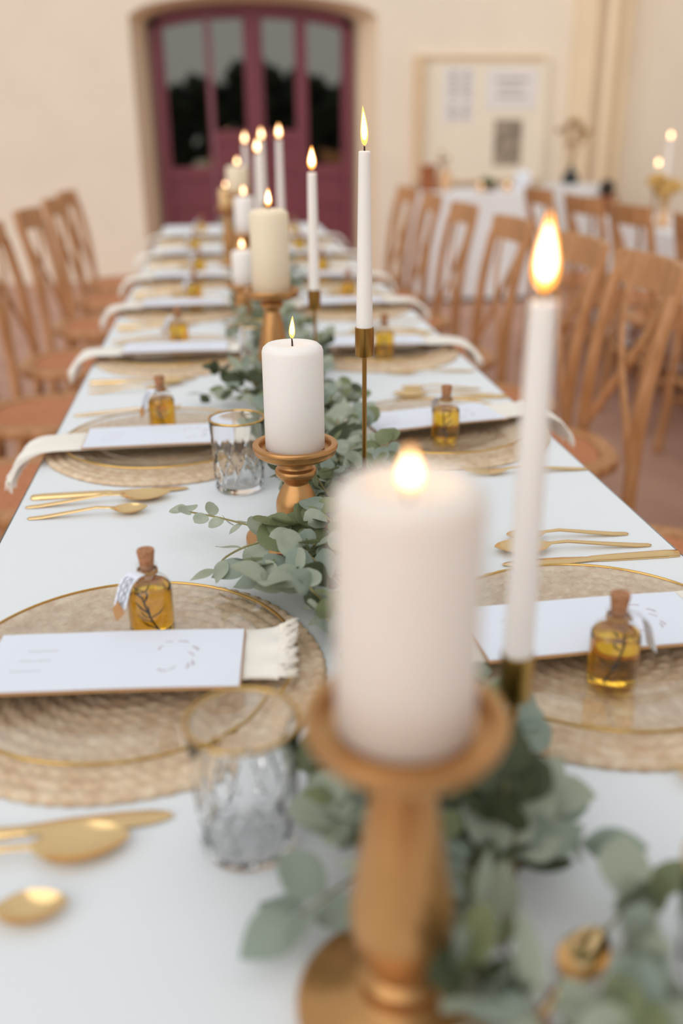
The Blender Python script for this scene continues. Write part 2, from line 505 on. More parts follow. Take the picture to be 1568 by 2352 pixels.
# ------------------------------------------------------------------ cross-back chair
def chair_meshes():
    P = {}
    # seat outline: rounded, front at +x
    def outline(k, n, s=1.0):
        a = 2 * PI * k / n
        c, d = math.cos(a), math.sin(a)
        e = 2.8
        r = (abs(c) ** e + abs(d) ** e) ** (-1 / e)
        x = 0.205 * r * c * s; y = (0.205 + 0.018 * c) * r * d * s
        return x, y
    n = 40
    mb = MB()
    prof = [(1.0, .445), (1.02, .452), (1.02, .466), (1.0, .473), (.80, .473), (.78, .466), (.78, .445)]
    for (s, z) in prof:
        for k in range(n):
            x, y = outline(k, n, s); mb.v.append((x, y, z))
    m = len(prof)
    for i in range(m):
        for k in range(n):
            mb.f.append((i * n + k, i * n + (k + 1) % n, ((i + 1) % m) * n + (k + 1) % n, ((i + 1) % m) * n + k))
    P['frame'] = mb.mesh('seat_frame', M['wood'], angle=50)
    mb = MB()
    ring = [(0.775, .468), (0.5, .463), (0.25, .461)]
    mb.v.append((0, 0, .460))
    for s, z in ring:
        for k in range(n):
            x, y = outline(k, n, s); mb.v.append((x, y, z))
    for k in range(n):
        mb.f.append((0, 1 + 2 * n + k, 1 + 2 * n + (k + 1) % n))
        for i in (0, 1):
            mb.f.append((1 + i * n + k, 1 + i * n + (k + 1) % n, 1 + (i + 1) * n + (k + 1) % n, 1 + (i + 1) * n + k))
    P['panel'] = mb.mesh('seat_panel', M['rattan'], angle=0)
    P['fleg'] = MB().tube(catmull([(.15, 0, .446), (.165, 0, .25), (.185, 0, 0)], 4), [.019] * 5 + [.015] * 4, 8).mesh('front_leg', M['wood'])
    P['post'] = MB().tube(catmull([(-.225, 0, 0), (-.200, 0, .25), (-.195, 0, .47), (-.212, 0, .70), (-.248, 0, .885)], 4), .0175, 8).mesh('back_post', M['wood'])
    mb = MB()
    nn = 14
    for k in range(nn + 1):
        t = -1 + 2 * k / nn
        y = t * .205
        x = -.248 - .035 * (1 - t * t)
        for (dx, z) in ((-.011, .868), (.011, .868), (.008, .948), (-.014, .948)):
            mb.v.append((x + dx - .01 * (z - .868) / .08, y, z))
    for k in range(nn):
        a = 4 * k
        for i in range(4):
            mb.f.append((a + i, a + 4 + i, a + 4 + (i + 1) % 4, a + (i + 1) % 4))
    mb.f += [(0, 1, 2, 3), (4 * nn + 3, 4 * nn + 2, 4 * nn + 1, 4 * nn)]
    P['rail'] = mb.mesh('top_rail', M['wood'], angle=30)
    for s in (-1, 1):
        pts = catmull([(-.190, -.165 * s, .478), (-.199 - .012 * (s > 0), -.11 * s, .56), (-.214 - .014 * (s > 0), 0, .685), (-.238 - .006 * (s > 0), .085 * s, .79), (-.262, .125 * s, .868)], 5)
        P['slat%d' % s] = MB().tube(pts, .017, 8, flat=0.42, up=(1, 0, 0)).mesh('cross_slat', M['wood'])
    P['side'] = MB().tube([(-.20, 0, .22), (.165, 0, .24)], .011, 8).mesh('stretcher', M['wood'])
    P['cross'] = MB().tube([(0, -.175, .28), (0, .175, .28)], .011, 8).mesh('stretcher', M['wood'])
    return P
CH = chair_meshes()
def chair(x, y, rz, label, group):
    t = thing('dining_chair', label, 'chair', (x, y, .0035), (0, 0, rz), group)
    obj('seat', CH['frame'], t)
    obj('seat_panel', CH['panel'], t)
    for s in (-1, 1):
        obj('leg', CH['fleg'], t, (0, s * .165, 0))
        obj('back_post', CH['post'], t, (0, s * .188, 0))
        obj('cross_slat', CH['slat%d' % s], t)
        obj('stretcher', CH['side'], t, (0, s * .177, 0))
    obj('top_rail', CH['rail'], t)
    obj('stretcher', CH['cross'], t, (.165, 0, 0))
    obj('stretcher', CH['cross'], t, (-.20, 0, .03))
    return t
ordn = ['nearest', 'second nearest', 'third nearest', 'fourth nearest', 'fifth nearest', 'sixth nearest', 'seventh nearest']
RC = [(1.52, 'seat corner showing at the right picture edge'), (2.25, 'nearest one seen whole, its cross back facing out'), (2.72, 'second one seen, just beyond the tall flame'),
      (3.35, 'third one in the row beyond the flame'), (4.05, 'fourth one in the row'), (4.70, 'fifth one in the row'), (5.35, 'farthest one, in front of the door jamb')]
for y, d in RC:
    chair(.655 + random.uniform(-.012, .012), y, PI + random.uniform(-.05, .05), 'oak cross-back chair right of long table, ' + d, 'cross-back chairs along the right of the long table')
LC = [(2.16, 'nearest one, only its seat in view'), (2.80, 'second seat from the front'), (3.48, 'third seat from the front'),
      (4.18, 'fourth seat from the front'), (4.86, 'fifth seat from the front'), (5.45, 'farthest one')]
for y, d in LC:
    chair(-.660 + random.uniform(-.012, .012), y, random.uniform(-.05, .05), 'oak cross-back chair left of the long table, ' + d, 'cross-back chairs along the left of the long table')

# ------------------------------------------------------------------ place settings
def jute_mesh():
    mb = MB()
    R, rings, spr, seg = .195, 13, 6, 330
    nr = rings * spr
    for i in range(nr + 1):
        r = R * i / nr
        for k in range(seg):
            a = 2 * PI * k / seg
            u = (i % spr) / spr
            if i == nr: u = 0.0
            rope = math.sin(PI * u)
            ridx = i // spr
            nb = max(6, int(2 * PI * r / .016))
            br = math.sin(a * nb + (u - .5) * 5 + ridx * 2.1)
            z = .0042 + .0030 * rope + .0013 * br * (0.4 + 0.6 * rope)
            if i == nr: z = .001
            rr = r * (1 + (.008 * math.sin(a * 3) + .004 * math.sin(a * 7 + 1) + (.004 * br if i >= nr - 3 else 0)) * (i / nr))
            mb.v.append((rr * math.cos(a), rr * math.sin(a), z))
    for i in range(nr):
        for k in range(seg):
            k2 = (k + 1) % seg
            mb.f.append((i * seg + k, (i + 1) * seg + k, (i + 1) * seg + k2, i * seg + k2))
    b0 = len(mb.v)
    for k in range(seg):
        x, y, z = mb.v[nr * seg + k]
        mb.v.append((x * .995, y * .995, 0.0005))
    for k in range(seg):
        k2 = (k + 1) % seg
        mb.f.append((nr * seg + k, b0 + k, b0 + k2, nr * seg + k2))
    return mb.mesh('jute_placemat', M['jute'], angle=0)
JUTE = jute_mesh()
MATT = .0085          # thickness of the placemat

def plate_mesh():
    top = smooth_prof([(.0, .0035), (.09, .0035), (.103, .0042), (.112, .0066), (.135, .0090), (.163, .0122), (.1655, .0130)], 4)
    bot = smooth_prof([(.1655, .0112), (.135, .0066), (.112, .0038), (.104, .0006), (.09, .0004), (.0, .0004)], 4)
    return MB().lathe((top + bot)[::-1], 80).mesh('glass_plate', M['plateglass'], angle=45)
PLATE = plate_mesh()
PRIM = MB().ring(.1658, .0016, .0121, 96, 8).mesh('gold_rim', M['goldrim'])

def napkin_mesh(seed, sgn):
    """folded muslin napkin lying over the plate towards the table edge and hanging down there; local +x = outward"""
    rnd = random.Random(seed)
    ph = [rnd.uniform(0, 6) for _ in range(6)]
    nu, nv = 44, 14
    # path of the mid line (x outward, z)
    path = catmull([(-.152, .0150, 0), (-.13, .0152, 0), (-.08, .0154, 0), (.06, .0154, 0), (.15, .0154, 0), (.176, .0148, 0), (.200, .0110, 0), (.222, .0005, 0), (.236, -.022, 0)], 8)
    nu = len(path) - 1
    top = []; bot = []
    for i, p in enumerate(path):
        u = i / nu
        for j in range(nv + 1):
            v = -1 + 2 * j / nv
            fe = max(0.0, u - .68) / .32; fi = max(0.0, .14 - u) / .14
            half = .046 + .003 * math.sin(u * 7 + ph[0]) + .030 * fe + .006 * fi
            y = v * half + .006 * math.sin(u * 5 + ph[1]) + .010 * max(0, u - .7) * 3 * sgn
            fold = .0005 * (1 + math.sin(v * 4.2 + ph[2] + u * 3)) + .0010 * (1 + math.sin(v * 9 + ph[3] + u * 6)) * .25
            fold += (fe * .0055 + fi * .0035) * (1 + math.sin(v * 8.5 + ph[4] + u * 4)) * (.6 + .4 * math.sin(v * 17 + ph[5]))
            th = .0032 * (1 - .55 * abs(v) ** 6)
            nx = 0; nz = 1
            if i > 0:
                t = (path[min(i + 1, nu)] - path[i - 1]).normalized(); nx, nz = -t.y, t.x
            top.append((p.x + nx * (th + fold), y, p.y + nz * (th + fold)))
            bot.append((p.x, y, p.y))
    mb = MB()
    n = nv + 1
    mb.v = top + bot
    o = len(top)
    for i in range(nu):
        for j in range(nv):
            a = i * n + j
            mb.f.append((a, a + n, a + n + 1, a + 1))
            mb.f.append((o + a, o + a + 1, o + a + n + 1, o + a + n))
    for i in range(nu):
        a = i * n; b = a + nv
        mb.f.append((a, o + a, o + a + n, a + n)); mb.f.append((b, b + n, o + b + n, o + b))
    for j in range(nv):
        mb.f.append((j, j + 1, o + j + 1, o + j)); c = nu * n + j
        mb.f.append((c, o + c, o + c + 1, c + 1))
    me = mb.mesh('napkin', M['muslin'], angle=60)
    fr = MB()
    for end in (0, 1):
        for q in range(220):
            j = rnd.random() * nv
            j0 = int(j); tt = j - j0
            src = top if (q % 3 or end == 0) else bot
            base = 0 if end == 0 else nu * n
            A = Vector(src[base + j0]); B = Vector(src[base + min(j0 + 1, nv)])
            p = A.lerp(B, tt)
            d = Vector((-1, rnd.uniform(-.5, .5), rnd.uniform(.0, .3))) if end == 0 else Vector((.12, rnd.uniform(-.5, .5), -1))
            L = rnd.uniform(.008, .020)
            q1 = p + d * L * .55 + Vector((0, rnd.uniform(-.002, .002), 0)); q2 = p + d * L + Vector((0, rnd.uniform(-.005, .005), rnd.uniform(0, .003) if end == 0 else rnd.uniform(-.003, .003)))
            fr.tube([p, q1, q2], [.0009, .0008, .0004], 4, caps=False)
    return me, fr.mesh('fringe', M['muslin'])
NAPK = [napkin_mesh(s, 1) for s in range(3)]

def card_mesh():
    mb = MB()
    L, W = .12, .0525
    nu = 16
    for i in range(nu + 1):
        t = -1 + 2 * i / nu
        z = .0012 - .0018 * (t * t - .3) + .0022 * max(0, -t - .4)
        for y in (-W, W):
            for dz in (0, .0006):
                mb.v.append((t * L, y, z + dz))
    for i in range(nu):
        a = 4 * i; b = a + 4
        mb.f += [(a + 1, a + 3, b + 3, b + 1), (a, b, b + 2, a + 2), (a, a + 1, b + 1, b), (a + 2, b + 2, b + 3, a + 3)]
    mb.f += [(0, 2, 3, 1), (4 * nu, 4 * nu + 1, 4 * nu + 3, 4 * nu + 2)]
    return mb.mesh('menu_card', M['paper'], smooth=True, angle=30)
CARD = card_mesh()
def strokes_mesh(seed):
    """faint printed botanical wreath and lines of script on a card: thin raised strokes"""
    rnd = random.Random(seed)
    mb = MB()
    def zc(x): 
        t = x / .12
        return .0012 - .0018 * (t * t - .3) + .0022 * max(0, -t - .4) + .0007
    def stroke(pts, w):
        pts = [Vector(p) for p in pts]
        for a, b in zip(pts, pts[1:]):
            d = (b - a); 
            if d.length < 1e-6: continue
            nrm = Vector((-d.y, d.x, 0)).normalized() * w
            mb.add([a - nrm, b - nrm, b + nrm, a + nrm], [(0, 1, 2, 3)])
    cx = .055
    for k in range(9):
        a = -1.9 + k * .52 + rnd.uniform(-.15, .15)
        r = .021 + rnd.uniform(-.004, .004)
        x, y = cx + r * math.cos(a), r * math.sin(a) * 1.25
        d = a + PI / 2 + rnd.uniform(-.6, .6)
        L = rnd.uniform(.003, .006)
        stroke([(x - L * math.cos(d), y - L * math.sin(d), zc(x)), (x, y, zc(x)), (x + L * math.cos(d + .4), y + L * math.sin(d + .4), zc(x))], rnd.uniform(.0005, .0011))
    for k in range(3):
        y = -.018 + k * .018
        pts = []
        for q in range(24):
            x = -.095 + .03 * (q / 23) + .004 * k
            pts.append((x, y + .0016 * math.sin(q * 1.9 + k), zc(x)))
        stroke(pts, .00022)
    return mb.mesh('printed_sprig', M['pinkink'], smooth=False)
PRINT = strokes_mesh(3)
def backing_mesh():
    mb = MB()
    nu = 16
    for i in range(nu + 1):
        t = -1 + 2 * i / nu
        z = .0012 - .0018 * (t * t - .3) + .0022 * max(0, -t - .4) - .0014
        for y in (-.0560, .0520):
            for dz in (0, .0010):
                mb.v.append((t * .1215, y, z + dz))
    for i in range(nu):
        a = 4 * i; b = a + 4
        mb.f += [(a + 1, a + 3, b + 3, b + 1), (a, b, b + 2, a + 2), (a, a + 1, b + 1, b), (a + 2, b + 2, b + 3, a + 3)]
    mb.f += [(0, 2, 3, 1), (4 * nu, 4 * nu + 1, 4 * nu + 3, 4 * nu + 2)]
    return mb.mesh('kraft_backing', M['kraft'], smooth=True, angle=30)
BACK = backing_mesh()

# -- cutlery lofts (local +x from handle end to tip)
def loft(secs, n=8):
    """secs: (x, half width, z, thickness, dish depth)"""
    mb = MB()
    m = n + 1
    for (x, hw, z, th, dish) in secs:
        for j in range(m):
            v = -1 + 2 * j / n
            zz = z - dish * (1 - v * v)
            mb.v.append((x, v * hw, zz + th * (1 - .6 * v * v)))
        for j in range(m):
            v = -1 + 2 * j / n
            mb.v.append((x, v * hw, z - dish * (1 - v * v)))
    S = 2 * m
    for i in range(len(secs) - 1):
        a = i * S; b = a + S
        for j in range(n):
            mb.f.append((a + j, b + j, b + j + 1, a + j + 1))
            mb.f.append((a + m + j, a + m + j + 1, b + m + j + 1, b + m + j))
        mb.f.append((a, a + m, b + m, b)); mb.f.append((a + n, b + n, b + m + n, a + m + n))
    for a, flip in ((0, 0), ((len(secs) - 1) * S, 1)):
        for j in range(n):
            q = (a + j, a + j + 1, a + m + j + 1, a + m + j)
            mb.f.append(q if not flip else q[::-1])
    return mb
def spoon_mesh(L, bl, bw):
    h = L - bl
    secs = [(0, .0015, .0006, .0012, 0), (.003, .0042, .0006, .0022, 0), (.02, .0052, .0010, .003, 0), (h * .45, .0045, .0052, .0032, 0), (h * .8, .0031, .0108, .0030, 0), (h * .95, .0028, .0098, .0026, 0)]
    for k in range(13):
        t = k / 12
        w = bw / 2 * math.sin(PI * min(1, .06 + .94 * t) ** .85) ** .62 if t < 1 else .0008
        w = max(w, .0028 if t < .3 else .0008)
        secs.append((h + bl * t, w, .0088 + .0010 * t * t, .0011, .0088 * math.sin(PI * min(.98, t)) ** .7))
    return loft(secs, 10).mesh('spoon', M['gold'], angle=70)
SPOON = spoon_mesh(.205, .066, .044)
DESSERT = spoon_mesh(.165, .046, .031)
def knife_mesh():
    secs = [(0, .002, .0004, .003, 0), (.003, .0062, .0002, .0062, 0), (.02, .0074, 0, .0072, 0), (.09, .0064, 0, .0064, 0), (.115, .0052, .0008, .0048, 0), (.12, .0060, .0016, .0022, 0),
            (.15, .0088, .0016, .0018, 0), (.19, .0092, .0016, .0016, 0), (.212, .0078, .0016, .0014, 0), (.224, .0046, .0016, .001, 0), (.229, .0012, .0016, .0008, 0)]
    return loft(secs, 6).mesh('knife', M['gold'], angle=50)
KNIFE = knife_mesh()
def fork_mesh():
    mb = loft([(0, .0015, .0006, .0012, 0), (.003, .0042, .0006, .0022, 0), (.02, .0052, .0010, .003, 0), (.07, .0045, .0052, .0032, 0), (.112, .003, .0085, .003, 0), (.128, .0035, .0078, .0026, 0),
               (.138, .0085, .0060, .0018, 0), (.150, .0118, .0045, .0016, 0), (.158, .0122, .0040, .0016, 0)], 8)
    for k in range(4):
        y = -.0098 + k * .00653
        q = loft([(.157, .0021, .0040, .0016, 0), (.178, .0018, .0048, .0014, 0), (.196, .0014, .0085, .0012, 0), (.202, .0005, .0105, .0006, 0)], 2)
        mb.add([(x, yy + y, z) for x, yy, z in q.v], q.f)
    return mb.mesh('fork', M['gold'], angle=60)
FORK = fork_mesh()

# -- oil bottle
def bottle_parts():
    P = {}
    out = smooth_prof([(.0, .0), (.0195, .0), (.0225, .002), (.0232, .006), (.0232, .050), (.0222, .057), (.0170, .0635), (.0100, .067), (.0088, .070), (.0090, .074), (.0106, .0755), (.0108, .079), (.0100, .0802)], 3)
    inn = smooth_prof([(.0080, .0802), (.0072, .070), (.0088, .0655), (.0155, .0615), (.0202, .0555), (.0212, .049), (.0212, .007), (.0195, .0035), (.0, .003)], 3)
    P['glass'] = MB().lathe(out + inn[:3], 32).mesh('bottle_glass', M['oilglass'], angle=50)
    P['oil'] = MB().lathe([(0, .0012), (.0190, .0012), (.0220, .003), (.0227, .007), (.0227, .050), (.0218, .0555), (.0200, .0575), (0, .0575)], 32).mesh('oil', M['oil'], angle=50)
    P['cork'] = MB().lathe([(0, .070), (.0062, .070), (.0074, .081), (.0092, .094), (.0088, .0955), (0, .0955)], 20).mesh('cork', M['cork'], angle=40)
    mb = MB()
    for z in (.0705, .0722, .0736):
        mb.ring(.0098, .0010, z, 24, 6)
    mb.tube([(.0098, 0, .072), (.014, .004, .069), (.017, .003, .064)], .0009, 5)
    P['twine'] = mb.mesh('twine', M['twine'])
    rnd = random.Random(5)
    mb = MB()
    stemp = catmull([(-.004, .002, .006), (.001, 0, .022), (.005, -.002, .044)], 4)
    mb.tube(stemp, .0007, 5)
    for k in range(9):
        p = stemp[rnd.randrange(1, len(stemp))]
        a = rnd.uniform(0, 2 * PI)
        mb.tube([p, p + Vector((math.cos(a) * .006, math.sin(a) * .006, .004)), p + Vector((math.cos(a) * .010, math.sin(a) * .010, .010))], [.0006, .0007, .0003], 4)
    P['sprig'] = mb.mesh('rosemary_sprig', M['rosemary'])
    def strip(w, L, pts):
        mb = MB()
        c = catmull(pts, 4)
        for i, p in enumerate(c):
            for y in (-w, w):
                for dz in (0, .0006):
                    mb.v.append((p.x + dz, p.y + y, p.z + dz))
        for i in range(len(c) - 1):
            a = 4 * i; b = a + 4
            mb.f += [(a, a + 2, b + 2, b), (a + 1, b + 1, b + 3, a + 3), (a, b, b + 1, a + 1), (a + 2, a + 3, b + 3, b + 2)]
        e = 4 * (len(c) - 1)
        mb.f += [(0, 1, 3, 2), (e, e + 2, e + 3, e + 1)]
        return mb, c
    mb, c = strip(.0085, .05, [(.010, 0, .0735), (.018, -.001, .0725), (.0262, -.003, .066), (.030, -.006, .053), (.0315, -.010, .040)])
    P['tag'] = mb.mesh('paper_tag', M['paper'], angle=40)
    mb2 = MB()
    for q in (-.004, .001, .005):
        for i in range(5, len(c) - 2):
            a, b = c[i], c[i + 1]
            w1 = .0012 * math.sin(i * 2.3 + q * 900); w2 = .0012 * math.sin((i + 1) * 2.3 + q * 900)
            mb2.add([(a.x + .0011, a.y + q + w1 - .0006, a.z + .0011), (b.x + .0011, b.y + q + w2 - .0006, b.z + .0011), (b.x + .0011, b.y + q + w2 + .0006, b.z + .0011), (a.x + .0011, a.y + q + w1 + .0006, a.z + .0011)], [(0, 1, 2, 3)])
    P['script'] = mb2.mesh('tag_script', M['ink'], smooth=False)
    mb = MB()
    q = [(.0325, -.010, .048), (.0345, .000, .038), (.0360, -.011, .026), (.0335, -.019, .037)]
    mb.add(q + [(x + .0007, y, z) for x, y, z in q], [(0, 1, 2, 3), (7, 6, 5, 4), (0, 4, 5, 1), (1, 5, 6, 2), (2, 6, 7, 3), (3, 7, 4, 0)])
    P['kraft'] = mb.mesh('kraft_tag', M['kraft'], smooth=False)
    return P
BT = bottle_parts()
def bottle(x, y, z, rz, label, kraft=True, tagged=True):
    t = thing('oil_bottle', label, 'bottle', (x, y, z), (0, 0, rz), 'corked oil bottles on the plates')
    obj('glass_body', BT['glass'], t)
    o = obj('oil', BT['oil'], t); obj('rosemary_sprig', BT['sprig'], o)
    obj('cork', BT['cork'], t); obj('twine', BT['twine'], t)
    if tagged:
        o = obj('paper_tag', BT['tag'], t); obj('tag_script', BT['script'], o)['kind'] = 'stuff'
    if kraft: obj('kraft_tag', BT['kraft'], t)
    return t

LY = [.815, 1.545, 2.225, 2.85, 3.43, 4.11, 4.85]
RY = [.795, 1.545, 2.195, 2.80, 3.36, 4.02, 4.70]
PX = .235
# bottle spots: (dx, dy) from the plate centre, tag turn
LB = [(.021, .062, 3.95), (-.005, .062, 3.85), (.0, .070, 3.7), (.026, .070, 3.8), (.030, .070, 3.8), (.0, .070, 3.8), (.02, .070, 3.8)]
RB = [(-.016, -.0775, .1), (-.002, -.0785, 2.2), (.004, -.0785, 2.6), (.02, .070, .4), (.0, .070, .3), (-.026, .070, .3), (.0, .070, .3)]
nth = ['first', 'second', 'third', 'fourth', 'fifth', 'sixth', 'seventh']
for side, ys, bs in ((-1, LY, LB), (1, RY, RB)):
    sn = 'left' if side < 0 else 'right'
    for i, y in enumerate(ys):
        rnd = random.Random(100 * i + side)
        where = '%s place from camera, %s side' % (nth[i], sn)
        x = side * PX
        zt = TZ + MATT
        o = obj('placemat', JUTE, None, (x, y, TZ + .0003), (0, 0, rnd.uniform(0, 6)))
        tag(o, 'round braided jute placemat, ' + where, 'placemat', 'jute placemats')
        p = thing('dinner_plate', 'clear glass plate with thin gold rim, ' + where, 'plate', (x, y, zt + .0002), (0, 0, 0), 'gold rimmed glass plates')
        obj('glass_body', PLATE, p); obj('gold_rim', PRIM, p)
        rot = (PI if side < 0 else 0) + {(-1, 0): -.075, (1, 0): .03, (1, 1): .20, (-1, 1): .0}.get((side, i), rnd.uniform(-.08, .08))
        me, fr = NAPK[i % 3]
        ny = y - (.022 if side < 0 and i == 1 else .010) + (.024 if side > 0 and i < 3 else 0)
        nx = x + (-.004 if (side, i) == (-1, 0) else 0)
        o = obj('napkin', me, None, (nx, ny, zt), (0, 0, rot))
        tag(o, 'folded cream napkin with frayed ends, ' + where, 'napkin', 'frayed muslin napkins')
        f = obj('fringe', fr, o); f['kind'] = 'stuff'
        o = obj('menu_card', CARD, None, (nx + (-.004 if side < 0 else -.008), ny - .010, zt + .0224), (0, 0, rot + (PI if side < 0 else 0)))
        tag(o, 'long white menu card with faint pink print, ' + where, 'menu card', 'white menu cards')
        obj('printed_sprig', PRINT, o)['kind'] = 'stuff'
        obj('kraft_backing', BACK, o)
        dx, dy, tr = bs[i]
        extra = {(-1, 0): 'behind the menu card, ', (1, 0): 'before the menu card, '}.get((side, i), '')
        bottle(x + dx, y + dy, zt + .0042, tr, 'corked bottle of golden oil %s%s' % (extra, where), kraft=(side < 0), tagged=True)
        # cutlery: knife and spoons to the diner's right hand, fork to the left
        e = side * .425
        rz = 0 if side < 0 else PI
        j = lambda a: rnd.uniform(-a, a)
        ky = y - side * -1 * .198 if side > 0 else y - .208
        if side > 0:
            ky = y + .214
            spots = [(KNIFE, 'dinner_knife', 'knife', ky, .425, .0), (SPOON, 'table_spoon', 'spoon', ky + .028, .405, -.04), (DESSERT, 'dessert_spoon', 'spoon', ky + .072, .395, -.02), (FORK, 'dinner_fork', 'fork', y - .213, .425, .0)]
        else:
            ky = y - .218
            spots = [(KNIFE, 'dinner_knife', 'knife', ky, .415, .03), (SPOON, 'table_spoon', 'spoon', ky - .036, .417, .05), (DESSERT, 'dessert_spoon', 'spoon', ky - .084, .410, .01), (FORK, 'dinner_fork', 'fork', y + .213, .415, .02)]
        for me, nm, ct, yy, xe, a in spots:
            if i == 0 and side < 0 and nm == 'dinner_fork': continue
            o = obj(nm, me, None, (side * xe + j(.006), yy + j(.004), TZ + .0006), (0, 0, rz + a + j(.02)))
            tag(o, 'polished gold %s beside the plate, %s' % (nm.replace('_', ' '), where), ct, 'gold cutlery')

# ------------------------------------------------------------------ tumblers
def tumbler_parts():
    H = .110
    def mod(a, z):
        if z < .006 or z > .074: return 1.0
        t = (z - .006) / .068
        k = 10
        d1 = abs(math.sin(a * k / 2 + t * 4.2)); d2 = abs(math.sin(a * k / 2 - t * 4.2))
        cut = (1 - d1) ** 6 + (1 - d2) ** 6
        env = min(1, t * 6) * min(1, (1 - t) * 4)
        return 1 - .085 * min(1.2, cut) * env
    out = [(0, 0), (.028, 0), (.033, .001), (.0355, .004)] + [(.036 + .0050 * t / 30, .006 + (H - .008) * t / 30) for t in range(31)]
    zs = out[-1]
    inn = [(zs[0] - .0004, H), (zs[0] - .0018, H)] + [(.0378 - .0052 * t / 8, H - (H - .011) * t / 8) for t in range(1, 9)] + [(.027, .0085), (0, .008)]
    P = {'glass': MB().lathe(out + inn, 120, mod=None)}
    g = P['glass']; no = len(out)
    for q in range(1 + (no - 1) * 120):
        x, y, z = g.v[q]
        k = mod(math.atan2(y, x), z); g.v[q] = (x * k, y * k, z)
    P['glass'] = g.mesh('tumbler_glass', M['glass'], angle=30)
    # inner wall must stay smooth
    P['rim'] = MB().ring(zs[0] - .0009, .0015, H, 72, 8).mesh('gold_rim', M['goldrim'])
    return P
TB = tumbler_parts()
for x, y, lab in [(-.125, .565, 'blurred in the foreground beside the near gold candle holder'), (-.113, 1.325, 'sharp, standing left of the short white pillar candle'),
                  (-.055, 2.035, 'its gold rim showing behind the tall ivory candle holder'), (.160, .378, 'cut off by the lower right picture edge')]:
    t = thing('tumbler', 'cut crystal tumbler with gold rim, ' + lab, 'glass', (x, y, TZ + .0006), (0, 0, random.uniform(0, 3)), 'cut crystal tumblers')
    obj('glass_body', TB['glass'], t); obj('gold_rim', TB['rim'], t)

# ------------------------------------------------------------------ candles
def flame_parts(h, r):
    prof = [(0, 0), (.55, .06), (.9, .18), (1, .32), (.86, .5), (.6, .68), (.3, .86), (.08, .97), (0, 1)]
    def lean(mb):
        mb.v = [(x + .10 * h * (z / h) ** 2 * .5, y, z) for x, y, z in mb.v]
        return mb
    a = lean(MB().lathe(smooth_prof([(r * p, h * q) for p, q in prof], 2), 16)).mesh('flame', M['flame'], angle=0)
    mb = MB().lathe(smooth_prof([(r * .74 * p, h * (.14 + .72 * q)) for p, q in prof], 2), 12)
    b = lean(mb).mesh('flame_core', M['core'], angle=0)
    return a, b
FL = {}
def flame(parent, z, h, r):
    k = (round(h, 3), round(r, 4))
    if k not in FL: FL[k] = flame_parts(h, r)
    o = obj('flame', FL[k][0], parent, (0, 0, z), (0, 0, random.uniform(-2, 2)))
    obj('flame_core', FL[k][1], o)
WICK = MB().tube([(0, 0, -.004), (.0004, 0, .004), (.0018, .0005, .009), (.003, .001, .011)], .0011, 6).mesh('wick', M['wick'])
def pillar(x, y, z, r, h, m, label, fh=.030, fr=.0052, dome=.006, sink=0.0):
    t = thing('pillar_candle', label, 'candle', (x, y, z), (0, 0, random.uniform(0, 3)), 'burning pillar candles')
    prof = [(0, 0), (r - .002, 0), (r, .002), (r * 1.0, h * .5), (r, h - dome - .004), (r - .0015, h - dome + .0005), (r - .006, h - dome * .25), (r - .012, h - .0005), (r * .55, h - .0015 - sink * .4), (r * .32, h - .003 - sink), (0, h - .0045 - sink)]
    obj('wax_body', MB().lathe(prof, 56).mesh('wax_body', m, angle=60), t)
    obj('wick', WICK, t, (0, 0, h - .002 - sink))
    flame(t, h + .005 - sink, fh, fr)
def taper(x, y, z, h, label, r0=.0108, r1=.0072, m=None, fh=.046, fr=.0052):
    t = thing('taper_candle', label, 'candle', (x, y, z), (0, 0, random.uniform(0, 3)), 'burning taper candles')
    prof = [(0, 0), (r0, 0), (r0, .003), (r1 * 1.0, h - .0012), (r1 - .0012, h), (r1 * .4, h - .001), (0, h - .002)]
    obj('wax_body', MB().lathe(prof, 32).mesh('wax_body', m or M['wax'], angle=40), t)
    obj('wick', WICK, t, (0, 0, h))
    flame(t, h + .0055, fh, fr)
def turned_holder(x, y, H, label, dish=.0535, base=.066, short=False, ring=True):
    t = thing('candle_holder', label, 'candle holder', (x, y, TZ + .0006), (0, 0, 0), 'turned gold candle holders')
    k = dish / .0535
    # base disc
    bp = [(0, 0), (base, 0), (base + .001, .002), (base + .001, .009), (base - .002, .012), (base * .72, .0145), (base * .66, .018), (.030 * k, .021), (.026 * k, .024), (0, .024)]
    obj('base', MB().lathe(bp, 56).mesh('holder_base', M['goldwood'], angle=35), t)
    if short:
        sp = smooth_prof([(.020 * k, .0235), (.024 * k, .032), (.0265 * k, .045), (.026 * k, .058), (.021 * k, .071), (.0165 * k, .079), (.0155 * k, .083), (.0215 * k, .089), (.0262 * k, .095), (.0255 * k, .101), (.021 * k, .105), (.022 * k, H - .016)], 4)
    else:
        L = H - .016
        sp = smooth_prof([(.021 * k, .0235), (.0235 * k, .030), (.020 * k, .036), (.0195 * k, .040), (.0275 * k, .062), (.0300 * k, .080), (.0265 * k, .105), (.0205 * k, L * .74), (.0160 * k, L * .85), (.0150 * k, L * .88)] + ([(.0215 * k, L * .92), (.0225 * k, L * .95), (.0175 * k, L * .98), (.020 * k, L)] if ring else [(.0150 * k, L * .95), (.0185 * k, L)]), 4)
    obj('stem', MB().lathe(sp, 40).mesh('holder_stem', M['goldwood'], angle=60), t)
    dp = [(0, H - .017), (.022 * k, H - .017), (dish * .80, H - .0155), (dish * .955, H - .010), (dish * .96, H - .006), (dish, H - .003), (dish * 1.0, H), (dish * .985, H + .0015), (dish * .86, H + .0015), (dish * .83, H - .0005), (dish * .82, H - .0055), (0, H - .0055)]
    obj('dish', MB().lathe(dp, 64).mesh('holder_dish', M['goldwood'], angle=35), t)
    return TZ + H - .0045
